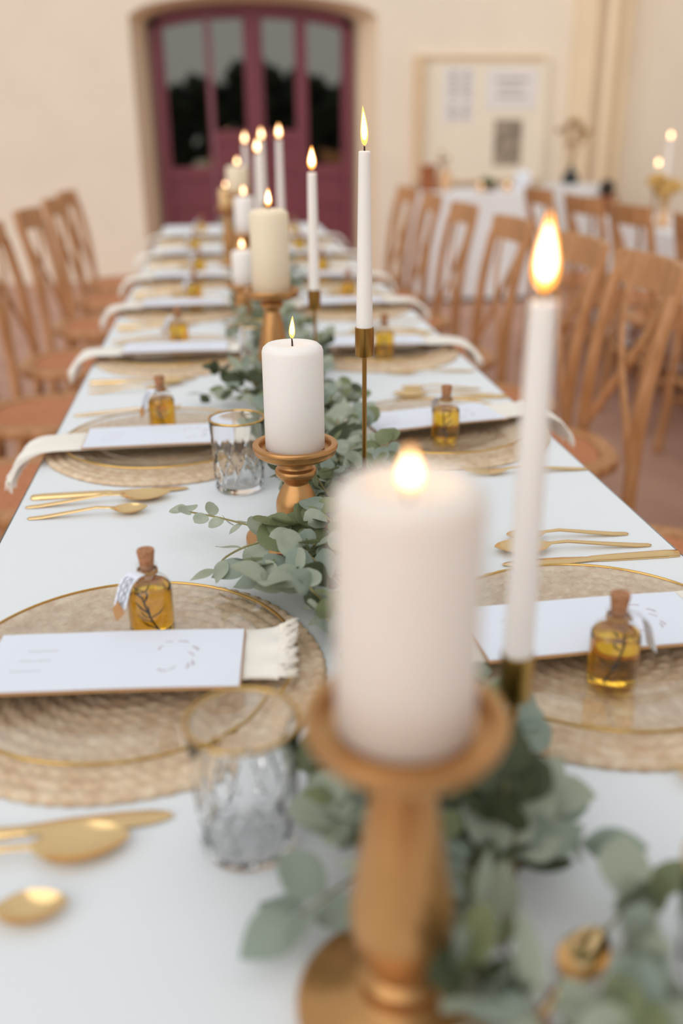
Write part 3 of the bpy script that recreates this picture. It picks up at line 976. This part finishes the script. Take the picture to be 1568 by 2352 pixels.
def brass_holder(x, y, H, label, base=.042):
    t = thing('taper_holder', label, 'candle holder', (x, y, TZ + .0006), (0, 0, 0), 'slim brass taper holders')
    obj('base', MB().lathe([(0, 0), (base, 0), (base, .004), (base - .001, .005), (.006, .0055), (0, .0055)], 48).mesh('taper_base', M['brass'], angle=35), t)
    cup = .036
    obj('stem', MB().lathe([(0, .005), (.0030, .005), (.0030, H - cup), (0, H - cup)], 16).mesh('taper_stem', M['brass'], angle=35), t)
    r = .0122
    obj('cup', MB().lathe([(0, H - cup - .001), (r - .0006, H - cup - .001), (r, H - cup), (r, H - .0006), (r - .0006, H), (r - .0011, H), (r - .0011, H - .024), (0, H - .024)], 32).mesh('taper_cup', M['brass'], angle=35), t)
    return TZ + H - .0232

# pillars: x, y, holder height, radius, height, wax, short holder
zz = turned_holder(-.039, .408, .212, 'large blurred gold candle holder nearest the camera', .0545, .0615, ring=False)
pillar(-.039, .408, zz, .0368, .137, M['waxw'], 'thick white pillar candle nearest the camera, out of focus', .021, .0052, sink=.010)
zz = turned_holder(-.043, 1.118, .133, 'short gold candle holder under the sharp white pillar candle', .0535, .066, short=True)
pillar(-.043, 1.118, zz, .0372, .133, M['wax'], 'sharp white pillar candle in the middle of the table', .027, .0036)
zz = turned_holder(-.030, 1.835, .213, 'tall gold candle holder under the ivory pillar candle', .0545, .051)
pillar(-.030, 1.835, zz, .0366, .154, M['waxc'], 'tall ivory pillar candle behind the sharp white one', .032, .0058)
zz = turned_holder(-.068, 2.54, .122, 'gold candle holder under the small white pillar candle', .046, .052)
pillar(-.068, 2.54, zz, .0285, .092, M['wax'], 'small white pillar candle left of the ivory candle', .024, .0058)
zz = turned_holder(-.045, 3.03, .205, 'gold candle holder under the white pillar candle far behind', .050, .058)
pillar(-.045, 3.03, zz, .031, .112, M['wax'], 'white pillar candle left above the small one, far behind', .026, .006)
zz = turned_holder(-.047, 3.70, .287, 'tall gold candle holder in the far row below the highest pillar candle', .052, .052)
pillar(-.047, 3.70, zz, .042, .096, M['waxc'], 'highest standing pillar candle in the far group before the door', .026, .007)
zz = turned_holder(-.092, 3.86, .222, 'gold candle holder below the honey coloured candle in the far group', .040, .038)
pillar(-.092, 3.86, zz, .027, .075, M['waxy'], 'honey coloured pillar candle leftmost in the far group', .02, .005)
# tapers
zz = brass_holder(.075, .567, .147, 'slim brass taper holder nearest the camera, blurred')
taper(.075, .567, zz, .275, 'blurred white taper candle nearest the camera with large flame', .0110, .0088, fh=.047, fr=.0076)
zz = brass_holder(.055, 1.187, .263, 'sharp slim brass taper holder in the middle of the table')
taper(.055, 1.187, zz, .2345, 'tall sharp white taper candle with the highest flame', .0110, .0072, fh=.044, fr=.0046)
zz = brass_holder(.0515, 1.821, .213, 'slim brass taper holder right of the ivory pillar candle', base=.028)
taper(.0515, 1.821, zz, .236, 'white taper candle right of the ivory pillar candle', .0108, .0082, fh=.040, fr=.0075)
FT = [(.0715, 3.08, .255, 1.222, 'rightmost of the four far taper candles, before the door'), (.046, 3.69, .250, 1.214, 'third from left of the four far taper candles'),
      (.008, 3.20, .240, 1.180, 'lowest flame among the four far taper candles'), (-.010, 3.88, .265, 1.200, 'leftmost of the four far taper candles')]
for x, y, H, top, lab in FT:
    zz = brass_holder(x, y, H, 'slim brass holder of the ' + lab, base=.034)
    taper(x, y, zz, top - zz, 'white taper candle, ' + lab, .0108, .0085, fh=.040, fr=.0085)

# ------------------------------------------------------------------ eucalyptus garland
def leaf_mesh(kind, m, seed):
    """leaf with base at origin growing along +x, normal +z; 'round' or 'long'"""
    rnd = random.Random(seed)
    n = 8
    mb = MB()
    cup = rnd.uniform(.05, .22); tw = rnd.uniform(-.15, .15); bend = rnd.uniform(-.25, .15)
    for i in range(n + 1):
        t = i / n
        if kind == 'round': w = .50 * math.sqrt(max(0, 1 - (2 * t - 1) ** 2)) * (1.02 if t > .5 else .98)
        elif kind == 'oval': w = .36 * math.sin(PI * t ** .85) ** .8
        else: w = .17 * math.sin(PI * t ** .8) ** .9
        w = max(w, .012)
        zc = bend * t * t * .8
        for v in (-1, -.5, 0, .5, 1):
            mb.v.append((.06 + t * .94, v * w, zc + cup * w * abs(v) * 1.0 + tw * v * w * t + .012 * math.sin(7 * t + v * 2)))
    for i in range(n):
        for j in range(4):
            a = i * 5 + j
            mb.f.append((a, a + 5, a + 6, a + 1))
    mb.tube([(-.12, 0, -.03), (0, 0, -.004), (.10, 0, .004)], [.012, .014, .010], 4, caps=False)
    return mb.mesh('leaf', m, angle=0)
LM = {k: [leaf_mesh(k, LEAF[c], 10 * s + c) for s in range(3) for c in range(4)] for k in ('round', 'oval', 'long')}

garland = thing('eucalyptus_garland', 'green eucalyptus garland winding along the middle of the long table', 'garland', (0, 2.7, TZ))
GO = Vector((0, 2.7, TZ))
# keep-out cylinders around holder stems, bases, candles, tumblers and plates: (x, y, r, z0, z1)
KEEP = []
for (x, y, H, d) in [(-.039, .408, .212, .0545), (-.043, 1.118, .133, .0535), (-.030, 1.835, .213, .0545), (-.068, 2.54, .122, .046), (-.045, 3.03, .205, .05), (-.047, 3.70, .287, .052), (-.092, 3.86, .222, .04)]:
    KEEP += [(x, y, .067, -.1, .016), (x, y, .032, 0, H), (x, y, d + .004, H - .022, H + .2)]
for (x, y, H) in [(.075, .567, .147), (.055, 1.187, .263), (.0515, 1.821, .213), (.0715, 3.08, .255), (.046, 3.69, .25), (.008, 3.2, .24), (-.010, 3.88, .265)]:
    KEEP += [(x, y, .043, -.1, .007), (x, y, .006, 0, H), (x, y, .015, H - .04, H + .3)]
for (x, y) in [(-.125, .565), (-.113, 1.325), (-.055, 2.035), (.160, .378)]:
    KEEP.append((x, y, .046, -.1, .115))
KEEP += [(.066, .440, .024, -.1, .2), (.064, .412, .022, .02, .2), (.060, .386, .020, .05, .2)] + [(-.020 + .0125 * k, .330 + .01225 * k, .008, -.1, .018) for k in range(9)]
for ys, s in ((LY, -1), (RY, 1)):
    for y in ys: KEEP += [(s * PX, y, .171, -.1, .022), (s * (PX - .10), y - .005, .088, -.1, .050), (s * PX, y - .01, .10, -.1, .036)]
def blocked(p, r=.004):
    z = p.z - TZ
    if z < .006: return True
    for (x, y, R, z0, z1) in KEEP:
        if z0 < z < z1 and (p.x - x) ** 2 + (p.y - y) ** 2 < (R + r) ** 2: return True
    return False
LEAVES = []     # (sprig index, kind, mesh, base, direction, normal, length)
SPRIGS = []
grnd = random.Random(21)
def place_leaf(si, kind, base, d, nrm, L, col=None):
    d = d.normalized()
    for tries in range(9):
        pts = [base + d * L * t for t in (.25, .6, 1.05)]
        side = d.cross(nrm).normalized() * L * (.42 if kind == 'round' else .25 if kind == 'oval' else .14)
        chk = pts + [pts[1] + side, pts[1] - side]
        if not any(blocked(q, .004) for q in chk): break
        d = (d + Vector((grnd.uniform(-.8, .8), grnd.uniform(-.8, .8), grnd.uniform(.05, .7)))).normalized()
        L *= .93
    else:
        return
    i = col if col is not None else grnd.choice([0, 0, 0, 1, 1, 2, 2, 3])
    me = LM[kind][grnd.randrange(3) * 4 + i]
    LEAVES.append((si, kind, me, base, d, nrm, L))
def sprig(pts, kind, n, Lr, red=False, rad=.0013, start=.15, col=None, pair=True, jit=1.0):
    pts = catmull(pts, 6)
    si = len(SPRIGS)
    SPRIGS.append((pts, red, rad))
    for k in range(n):
        t = start + (1 - start) * (k + .6) / n
        i = min(int(t * (len(pts) - 1)), len(pts) - 2)
        p = pts[i].lerp(pts[i + 1], t * (len(pts) - 1) - i)
        tan = (pts[i + 1] - pts[i]).normalized()
        for s in ((-1, 1) if pair else ((-1 if k % 2 else 1),)):
            az = grnd.uniform(-.7, .7) * jit
            sd = tan.cross(Vector((0, 0, 1)))
            if sd.length < .1: sd = Vector((1, 0, 0))
            sd.normalize()
            d = (sd * s * math.cos(az) + Vector((0, 0, 1)) * math.sin(az) + tan * grnd.uniform(.1, .8)).normalized()
            nrm = Vector((grnd.uniform(-.5, .5), grnd.uniform(-.9, .2), grnd.uniform(.3, 1))).normalized()
            L = grnd.uniform(*Lr) * (1 - .25 * t)
            place_leaf(si, kind, p, d, nrm, L, col)
    # end leaf
    place_leaf(si, kind, pts[-1], pts[-1] - pts[-2], Vector((grnd.uniform(-.4, .4), grnd.uniform(-.6, .2), 1)).normalized(), Lr[0], col)
V = lambda x, y, z: Vector((x, y, TZ + z))
# hand-laid sprigs seen clearly in the photograph
sprig([V(-.03, 1.04, .03), V(-.075, 1.045, .046), V(-.115, 1.075, .048), V(-.15, 1.105, .047), V(-.185, 1.13, .046)], 'round', 6, (.024, .031), start=.1, col=0, jit=1.2)
sprig([V(.0, .98, .03), V(-.05, 1.0, .055), V(-.10, .98, .062), V(-.135, .97, .052), V(-.148, .965, .036)], 'long', 3, (.05, .06), red=True, start=.5, pair=False)
sprig([V(.0, .90, .03), V(-.05, .915, .045), V(-.085, .92, .045)], 'oval', 4, (.045, .060), red=True)
sprig([V(.01, .86, .03), V(-.03, .93, .05), V(-.05, .97, .06), V(-.06, 1.0, .065)], 'round', 5, (.035, .045))
sprig([V(.03, .95, .03), V(.0, 1.0, .06), V(-.02, 1.03, .075)], 'round', 5, (.034, .042))
sprig([V(.03, .83, .02), V(-.02, .82, .04), V(-.05, .80, .045)], 'round', 3, (.036, .042), col=1)
sprig([V(.02, 1.30, .03), V(.05, 1.33, .05), V(.085, 1.36, .05)], 'round', 4, (.032, .038), col=0)
sprig([V(.03, 1.42, .03), V(.05, 1.47, .05), V(.06, 1.50, .06)], 'round', 4, (.032, .038), col=0)
sprig([V(-.03, 1.66, .03), V(-.09, 1.70, .05), V(-.13, 1.72, .05)], 'round', 5, (.030, .036))
sprig([V(-.03, 1.76, .03), V(-.10, 1.78, .06), V(-.14, 1.80, .07)], 'round', 5, (.034, .04), col=3)
sprig([V(-.10, 1.76, .02), V(-.14, 1.77, .025), V(-.17, 1.775, .028)], 'oval', 2, (.035, .04), pair=False)
sprig([V(.04, .60, .03), V(.08, .625, .05), V(.095, .615, .05)], 'round', 2, (.030, .034), col=2)
sprig([V(-.02, .95, .03), V(-.07, .96, .055), V(-.105, .955, .05)], 'oval', 4, (.050, .066), red=True)
sprig([V(-.02, .885, .03), V(-.065, .885, .05), V(-.095, .875, .045)], 'oval', 3, (.055, .068), red=True, col=1)
sprig([V(.0, 1.00, .03), V(-.045, 1.02, .06), V(-.07, 1.015, .07)], 'round', 5, (.036, .044), col=1)
# foreground
sprig([V(-.03, .53, .03), V(-.06, .525, .05), V(-.072, .515, .06)], 'round', 4, (.034, .042))
sprig([V(-.045, .505, .02), V(-.08, .475, .025), V(-.095, .465, .025)], 'oval', 2, (.045, .055), col=2)
sprig([V(.02, .49, .03), V(.06, .485, .045), V(.095, .475, .05)], 'oval', 3, (.045, .055), col=2)
sprig([V(.045, .355, .03), V(.09, .370, .045), V(.112, .378, .045)], 'round', 4, (.040, .050), col=0)
sprig([V(.098, .43, .02), V(.115, .435, .035), V(.125, .437, .04)], 'oval', 2, (.040, .045), col=1, pair=False)
sprig([V(.03, .50, .02), V(.04, .52, .06), V(.05, .53, .08)], 'round', 5, (.036, .044), col=3)
sprig([V(.035, .33, .03), V(.06, .345, .045), V(.085, .352, .048)], 'round', 5, (.036, .044))
sprig([V(-.01, .60, .02), V(-.02, .57, .06), V(-.02, .55, .085)], 'round', 5, (.036, .044))
sprig([V(.02, .47, .03), V(.045, .49, .07), V(.05, .50, .09)], 'round', 5, (.036, .044), col=3)
sprig([V(.03, .43, .02), V(.05, .475, .05), V(.055, .49, .06)], 'oval', 4, (.045, .055), col=0)
sprig([V(.04, .36, .02), V(.085, .375, .035), V(.105, .37, .035)], 'round', 4, (.042, .050), col=0)
sprig([V(.098, .385, .02), V(.103, .405, .04), V(.103, .425, .05)], 'oval', 2, (.050, .055), col=0, pair=False)
sprig([V(.05, .55, .02), V(.06, .545, .04), V(.085, .53, .05)], 'oval', 3, (.042, .050), col=0)
sprig([V(-.03, .905, .04), V(-.06, .91, .052), V(-.085, .905, .05)], 'oval', 2, (.060, .064), col=0)
sprig([V(-.02, .62, .02), V(-.05, .60, .05), V(-.07, .575, .065)], 'round', 5, (.034, .042), col=1)
sprig([V(-.02, .56, .02), V(-.045, .535, .05), V(-.065, .52, .06)], 'round', 5, (.036, .042), col=0)
sprig([V(-.01, .64, .02), V(-.03, .62, .06), V(-.035, .60, .085)], 'round', 5, (.036, .042), col=3)
# the mass of the garland
y = .33
while y < 5.2:
    cx = .012 + .022 * math.sin(y * 2.1)
    dens = 4 if y < 2.2 else 3
    cx += .012 if y < .48 else -.022 if y < .72 else 0
    for q in range(dens):
        s = grnd.choice((-1, 1))
        k = grnd.random()
        kind = 'round' if k < .62 else ('oval' if k < .85 else 'long')
        dy = grnd.choice((-1, 1)) * grnd.uniform(.02, .11)
        wdt = grnd.uniform(.02, .085) * (.7 if y < .62 else 1.0 if y < 1.4 else 1.2)
        p0 = V(cx + grnd.uniform(-.015, .015), y, grnd.uniform(.008, .02))
        p1 = p0 + Vector((s * wdt * .6, dy * .6, grnd.uniform(.01, .035)))
        p2 = p0 + Vector((s * wdt, dy, grnd.uniform(.012, .055)))
        if any(blocked(p) for p in (p0, p1, p2)): continue
        sprig([p0, p1, p2], kind, grnd.randrange(3, 5), (.026, .038) if kind == 'round' else ((.035, .05) if kind == 'oval' else (.05, .065)), red=(kind != 'round'))
    y += .034 if y < 2.2 else .05
# spine stem
spine = catmull([V(.012 + .022 * math.sin((.3 + .22 * k) * 2.1), .3 + .22 * k, .010) for k in range(23)], 4)
spine = [p if not blocked(p, .003) else p + Vector((.0, 0, 0)) for p in spine]

def clear_of_things(l):
    x = l[4].normalized(); z = l[5] - x * l[5].dot(x)
    if z.length < .05: z = x.orthogonal()
    z.normalize(); yv = z.cross(x)
    for v in l[2].vertices:
        p = l[3] + (x * v.co.x + yv * v.co.y + z * v.co.z) * l[6]
        if p.z < TZ + .0008 or blocked(Vector((p.x, p.y, max(p.z, TZ + .0065))), .0003): return False
    return True
LEAVES = [l for l in LEAVES if clear_of_things(l)]
_bad = {i for i, q in enumerate(SPRIGS) if any(blocked(p, .0015) for p in q[0])}
LEAVES = [l for l in LEAVES if l[0] not in _bad]
_cnt = {}
for l in LEAVES: _cnt[l[0]] = _cnt.get(l[0], 0) + 1
_dead = {si for si in range(len(SPRIGS)) if _cnt.get(si, 0) < 2}
LEAVES = [l for l in LEAVES if l[0] not in _dead]
cp = Vector(CAM)
order = sorted(range(len(LEAVES)), key=lambda i: -(LEAVES[i][6] * (0.45 if LEAVES[i][1] == 'long' else 1)) / (LEAVES[i][3] - cp).length)
big = set(order[:300])
sp_objs = {}
used = {LEAVES[i][0] for i in big}
rest_stem = MB()
for si, (pts, red, rad) in enumerate(SPRIGS):
    if si in _dead: continue
    if si in used:
        mb = MB().tube([p - pts[0] for p in pts], [rad * (1.1 - .6 * k / len(pts)) for k in range(len(pts))], 5)
        o = obj('sprig', mb.mesh('sprig', M['redstem' if red else 'stem']), garland, pts[0] - GO)
        sp_objs[si] = o
    else:
        rest_stem.tube([p - GO for p in pts], [rad] * len(pts), 4)
rest = {c: MB() for c in range(4)}
def leaf_matrix(base, d, nrm, L):
    x = d.normalized(); z = (nrm - x * nrm.dot(x))
    if z.length < .05: z = x.orthogonal()
    z.normalize(); yv = z.cross(x)
    m = Matrix(((x.x, yv.x, z.x), (x.y, yv.y, z.y), (x.z, yv.z, z.z))).to_4x4()
    return Matrix.Translation(base) @ m @ Matrix.Scale(L, 4)
cache = {}
for i, (si, kind, me, base, d, nrm, L) in enumerate(LEAVES):
    mx = leaf_matrix(base, d, nrm, L)
    if i in big:
        o = bpy.data.objects.new('leaf', me); COL.objects.link(o)
        o.parent = sp_objs[si]
        o.matrix_local = Matrix.Translation(-(SPRIGS[si][0][0])) @ mx
    else:
        c = [k for k in range(4) if me.materials[0] == LEAF[k]][0]
        if me.name not in cache:
            cache[me.name] = ([v.co.copy() for v in me.vertices], [tuple(p.vertices) for p in me.polygons])
        vs_, fs_ = cache[me.name]
        m2 = Matrix.Translation(-GO) @ mx
        rest[c].add([m2 @ v for v in vs_], fs_)
for c in range(4):
    if rest[c].v:
        o = obj('small_leaves', rest[c].mesh('small_leaves', LEAF[c], angle=0), garland); o['kind'] = 'stuff'
if rest_stem.v:
    o = obj('small_stems', rest_stem.mesh('small_stems', M['stem']), garland); o['kind'] = 'stuff'
# a gold spoon lying among the foreground leaves
o = obj('dessert_spoon', DESSERT, None, (-.016, .327, TZ + .0006), (0, 0, .775))
tag(o, 'gold dessert spoon lying half hidden among the foreground eucalyptus leaves', 'spoon')

# ------------------------------------------------------------------ background right: second table
T2X0, T2X1, T2Y0, T2Y1 = 2.10, 2.85, 1.3, 5.65
table('second banquet table at the right behind the row of chairs', T2X0, T2X1, T2Y0, T2Y1, .75)
tag(obj('tablecloth', cloth_mesh(T2X0, T2X1, T2Y0, T2Y1, .75, .62, amp=.03, m=M['linen_b'])), 'long white cloth on the second table at the right, behind chairs', 'tablecloth')
for y, d in [(2.05, 'nearest one, low behind the closest chair'), (2.70, 'second one from the front'), (3.30, 'third one from the front'), (3.93, 'fourth one, its rail at the right picture edge'), (4.50, 'fifth one, in the middle of the rails'), (5.13, 'farthest one beside the cloth covered gift table')]:
    chair(1.84 + random.uniform(-.01, .01), y, random.uniform(-.05, .05), 'oak cross-back chair at the second table, ' + d, 'cross-back chairs at the second table')
# candles and dried flowers on the second table
def block_holder(x, y, label):
    t = thing('taper_holder', label, 'candle holder', (x, y, .7506), group='holders on the second table')
    obj('base', MB().lathe([(0, 0), (.035, 0), (.036, .004), (.012, .012), (.009, .02), (0, .02)], 24).mesh('b', M['brass'], angle=35), t)
    obj('stem', MB().lathe([(0, .02), (.006, .02), (.006, .16), (0, .16)], 12).mesh('s', M['brass'], angle=35), t)
    obj('cup', MB().lathe([(0, .16), (.014, .16), (.016, .20), (.014, .20), (.013, .18), (0, .18)], 20).mesh('c', M['brass'], angle=35), t)
    return .7506 + .181
for x, y, top, r, lab in [(2.29, 5.12, 1.185, .0122, 'higher of the two blurred candles at the far right edge'), (2.215, 5.07, 1.05, .0122, 'lower of the two blurred candles at the far right edge')]:
    zz = block_holder(x, y, 'brass holder under the ' + lab)
    taper(x, y, zz, top - zz, 'white candle, ' + lab, r, r * .9, fh=.036, fr=.010)
def flower_spray(t, m, n, z0, h, spread, seed, ball=.012, stemm=None):
    rnd = random.Random(seed)
    for k in range(n):
        a = rnd.uniform(0, 2 * PI); s = rnd.uniform(.2, 1) * spread
        top = Vector((math.cos(a) * s, math.sin(a) * s, z0 + h * rnd.uniform(.5, 1)))
        mid = Vector((math.cos(a) * s * .3, math.sin(a) * s * .3, z0 + h * .3))
        pts = catmull([(0, 0, z0), mid, top], 4)
        st = obj('flower_stem', MB().tube(pts, .0022, 5).mesh('flower_stem', stemm or m), t)
        r = ball * rnd.uniform(.7, 1.4)
        mb = MB()
        for q in range(9):
            d = Vector((rnd.gauss(0, 1), rnd.gauss(0, 1), rnd.gauss(0, 1))).normalized()
            c = top + d * r * .7
            mb.lathe([(0, -r * .6), (r * .5, -r * .3), (r * .6, 0), (r * .4, r * .4), (0, r * .6)], 7, tuple(c))
        obj('flower_head', mb.mesh('flower_head', m, angle=0), st)
t = thing('flower_vase', 'yellow dried flowers in a small vase on the second table', 'flowers', (2.21, 4.93, .7530))
obj('vase', MB().lathe(smooth_prof([(0, 0), (.028, 0), (.036, .03), (.026, .065), (.016, .085), (.020, .095)], 4), 24).mesh('vase', M['amberglass']), t)
flower_spray(t, M['yellowdry'], 16, .08, .17, .075, 4, .022)

# ------------------------------------------------------------------ background: gift table before the wall
GX0, GX1, GY0, GY1, GZ = 1.42, 2.36, 7.2, 7.95, .795
table('gift table covered to the ground before the cream wall', GX0, GX1, GY0, GY1, GZ)
tag(obj('tablecloth', cloth_mesh(GX0, GX1, GY0, GY1, GZ, .76, amp=.03, m=M['linen_b'])), 'white floor length cloth on the gift table before the wall', 'tablecloth')
t = thing('gift_box', 'brown card box tube at the left end of the gift table', 'box', (1.51, 7.6, GZ + .0006))
obj('box_body', MB().lathe([(0, 0), (.062, 0), (.064, .004), (.064, .15), (.060, .152), (0, .152)], 28).mesh('box', M['clay'], angle=35), t)
obj('lid', MB().lathe([(0, .153), (.067, .153), (.068, .158), (.068, .190), (.064, .195), (0, .196)], 28).mesh('lid', M['clay'], angle=35), t)
t = thing('flower_jar', 'pale amber jar with dried stems on the gift table', 'flowers', (1.645, 7.62, GZ + .003))
obj('jar', MB().lathe(smooth_prof([(0, 0), (.045, 0), (.056, .02), (.056, .10), (.040, .135), (.034, .15), (.038, .158)], 4), 28).mesh('jar', M['amberglass']), t)
flower_spray(t, M['dry'], 9, .14, .14, .07, 9, .012)
for x, lab in ((1.878, 'left'), (2.09, 'right')):
    t = thing('tealight', '%s one of the two lit tealights on the gift table' % lab, 'candle', (x, 7.4, GZ + .0006), group='tealights on the gift table')
    obj('cup', MB().lathe([(0, 0), (.026, 0), (.030, .045), (.028, .045), (.025, .012), (0, .012)], 24).mesh('cup', M['amberglass'], angle=35), t)
    obj('wax_body', MB().lathe([(0, .0125), (.0235, .0125), (.0245, .03), (0, .029)], 20).mesh('wax', M['wax'], angle=35), t)
    obj('wick', WICK, t, (0, 0, .033))
    flame(t, .042, .022, .006)
t = thing('moss_bundle', 'small dark green moss arrangement between the tealights on the gift table', 'plant', (1.98, 7.55, GZ + .0006))
obj('tray', MB().lathe([(0, 0), (.07, 0), (.075, .012), (.07, .012), (0, .008)], 24).mesh('tray', M['clay'], angle=35), t)
flower_spray(t, M['moss'], 16, .01, .07, .06, 12, .018)
t = thing('card_box', 'white folded card box at the right end of the gift table', 'box', (2.275, 7.62, GZ + .0006), (0, 0, .2))
obj('box_body', MB().box(-.05, .05, -.04, .04, 0, .10).mesh('bb', M['paper'], False), t)
mb = MB(); mb.add([(-.052, -.042, .101), (.052, -.042, .101), (.052, .042, .101), (-.052, .042, .101), (-.052, 0, .14), (.052, 0, .14)], [(0, 1, 5, 4), (2, 3, 4, 5), (0, 4, 3), (1, 2, 5), (0, 3, 2, 1)])
obj('lid', mb.mesh('lid', M['paper'], False), t)
# notice board on the wall
t = thing('notice_board', 'large cream notice board with tan frame on the back wall', 'board', (2.21, WY - .03, .80))
W2 = .595
obj('panel', MB().box(-W2 + .05, W2 - .03, -.012, .028, .02, 1.0).mesh('panel', M['board'], False), t)
obj('frame_side', MB().box(-W2, -W2 + .08, -.07, .028, 0, 1.03).mesh('fs', M['tan'], False), t)
obj('frame_side', MB().box(W2 - .03, W2, -.03, .028, 0, 1.03).mesh('fs2', M['board'], False), t)
obj('frame_rail', MB().box(-W2 + .08, W2 - .03, -.03, .028, 1.0, 1.03).mesh('ft', M['tan'], False), t)
obj('frame_rail', MB().box(-W2 + .08, W2 - .03, -.03, .028, -.01, .02).mesh('fb', M['tan'], False), t)
BYF = WY - .0435
def sheet(name, label, cat, x0, x1, z0, z1, m, marks):
    t = thing(name, label, cat, ((x0 + x1) / 2, BYF, z0))
    w, h = (x1 - x0) / 2, z1 - z0
    o = obj('sheet', MB().box(-w, w, -.003, 0, 0, h).mesh('sheet', m, False), t)
    if marks:
        mb = MB()
        for (a, b, c, d) in marks:
            mb.add([(-w + 2 * w * a, -.0042, h * c), (-w + 2 * w * b, -.0042, h * c), (-w + 2 * w * b, -.0042, h * d), (-w + 2 * w * a, -.0042, h * d)], [(0, 1, 2, 3)])
        obj('printed_lines', mb.mesh('marks', M['ink2'], False), o)['kind'] = 'stuff'
M['ink2'] = mat('pale_grey_print', '#A2968F', 0.9, noise=0.2, nscale=30)
M['sheetw'] = mat('notice_paper', '#E9E3DF', 0.9, noise=0.02, nscale=20)
mk = []
rr = random.Random(2)
for cxx in (.2, .62):
    for k in range(9):
        z = .92 - k * .10
        if k == 5: continue
        mk.append((cxx + rr.uniform(0, .04), cxx + .20 + rr.uniform(0, .08), z - .045, z))
sheet('notice_sheet', 'white list sheet with two columns of names on the notice board', 'notice', 1.87, 2.15, 1.30, 1.74, M['sheetw'], mk)
mk = [(.2, .8, .70, .76), (.25, .7, .50, .55), (.22, .78, .30, .35)]
sheet('notice_sign', 'wide pale welcome sign at upper right of the notice board', 'sign', 2.25, 2.72, 1.40, 1.73, M['sheetw'], mk)
sheet('notice_photo', 'dark grey print below the welcome sign on the notice board', 'picture', 2.345, 2.60, .94, 1.32, M['photo'], [])
# side table with navy vase
table('small side table by the wall under a pale cloth', 2.70, 3.06, 7.95, 8.35, .80)
tag(obj('tablecloth', cloth_mesh(2.70, 3.06, 7.95, 8.35, .80, .70, amp=.02, m=M['linen_b'])), 'pale cloth on the small side table by the wall', 'tablecloth')
t = thing('flower_vase', 'dark navy vase with tall dried stems on the side table', 'flowers', (2.86, 8.15, .803))
obj('vase', MB().lathe(smooth_prof([(0, 0), (.055, 0), (.072, .025), (.060, .07), (.030, .11), (.022, .135), (.028, .15)], 4), 28).mesh('vase', M['navy']), t)
flower_spray(t, M['dry'], 12, .14, .36, .13, 15, .022)
t = thing('round_pot', 'dark round pot on a brown stand right of the side table', 'pot', (3.02, 7.72, .0008))
obj('stand', MB().lathe([(0, 0), (.13, 0), (.13, .03), (.03, .05), (.025, .66), (.10, .70), (.10, .725), (0, .725)], 28).mesh('stand', M['clay'], angle=35), t)
obj('pot', MB().lathe(smooth_prof([(0, .7255), (.03, .7255), (.062, .76), (.064, .80), (.045, .835), (.034, .845), (.038, .852)], 4), 28).mesh('pot', M['darkpot']), t)

# ------------------------------------------------------------------ hedge behind the camera (it shows in the door panes)
rnd = random.Random(44)
t = thing('garden_hedge', 'dark green hedge across the courtyard, mirrored in the door panes', 'hedge', (0.5, -10, .004))
mb = MB()
for k in range(900):
    x = rnd.uniform(-7, 7)
    top = 2.62 + .25 * math.sin(x * 1.7 + .6) + .22 * math.sin(x * 4.1)
    z = rnd.uniform(.1, 1) ** .8 * top
    sz = rnd.uniform(.16, .32)
    mb.lathe([(0, -sz), (sz * .8, -sz * .5), (sz, 0), (sz * .7, sz * .6), (0, sz)], 7, (x, rnd.uniform(-.5, .5), z))
o = obj('foliage', mb.mesh('foliage', M['treeleaf'], angle=0), t); o['kind'] = 'stuff'
for k in range(8):
    obj('trunk', MB().tube([(0, 0, 0), (.03, .02, .6), (0, 0, 1.3)], [.06, .05, .04], 7).mesh('trunk', M['bark']), t, (-6.2 + k * 1.75, 0, 0))
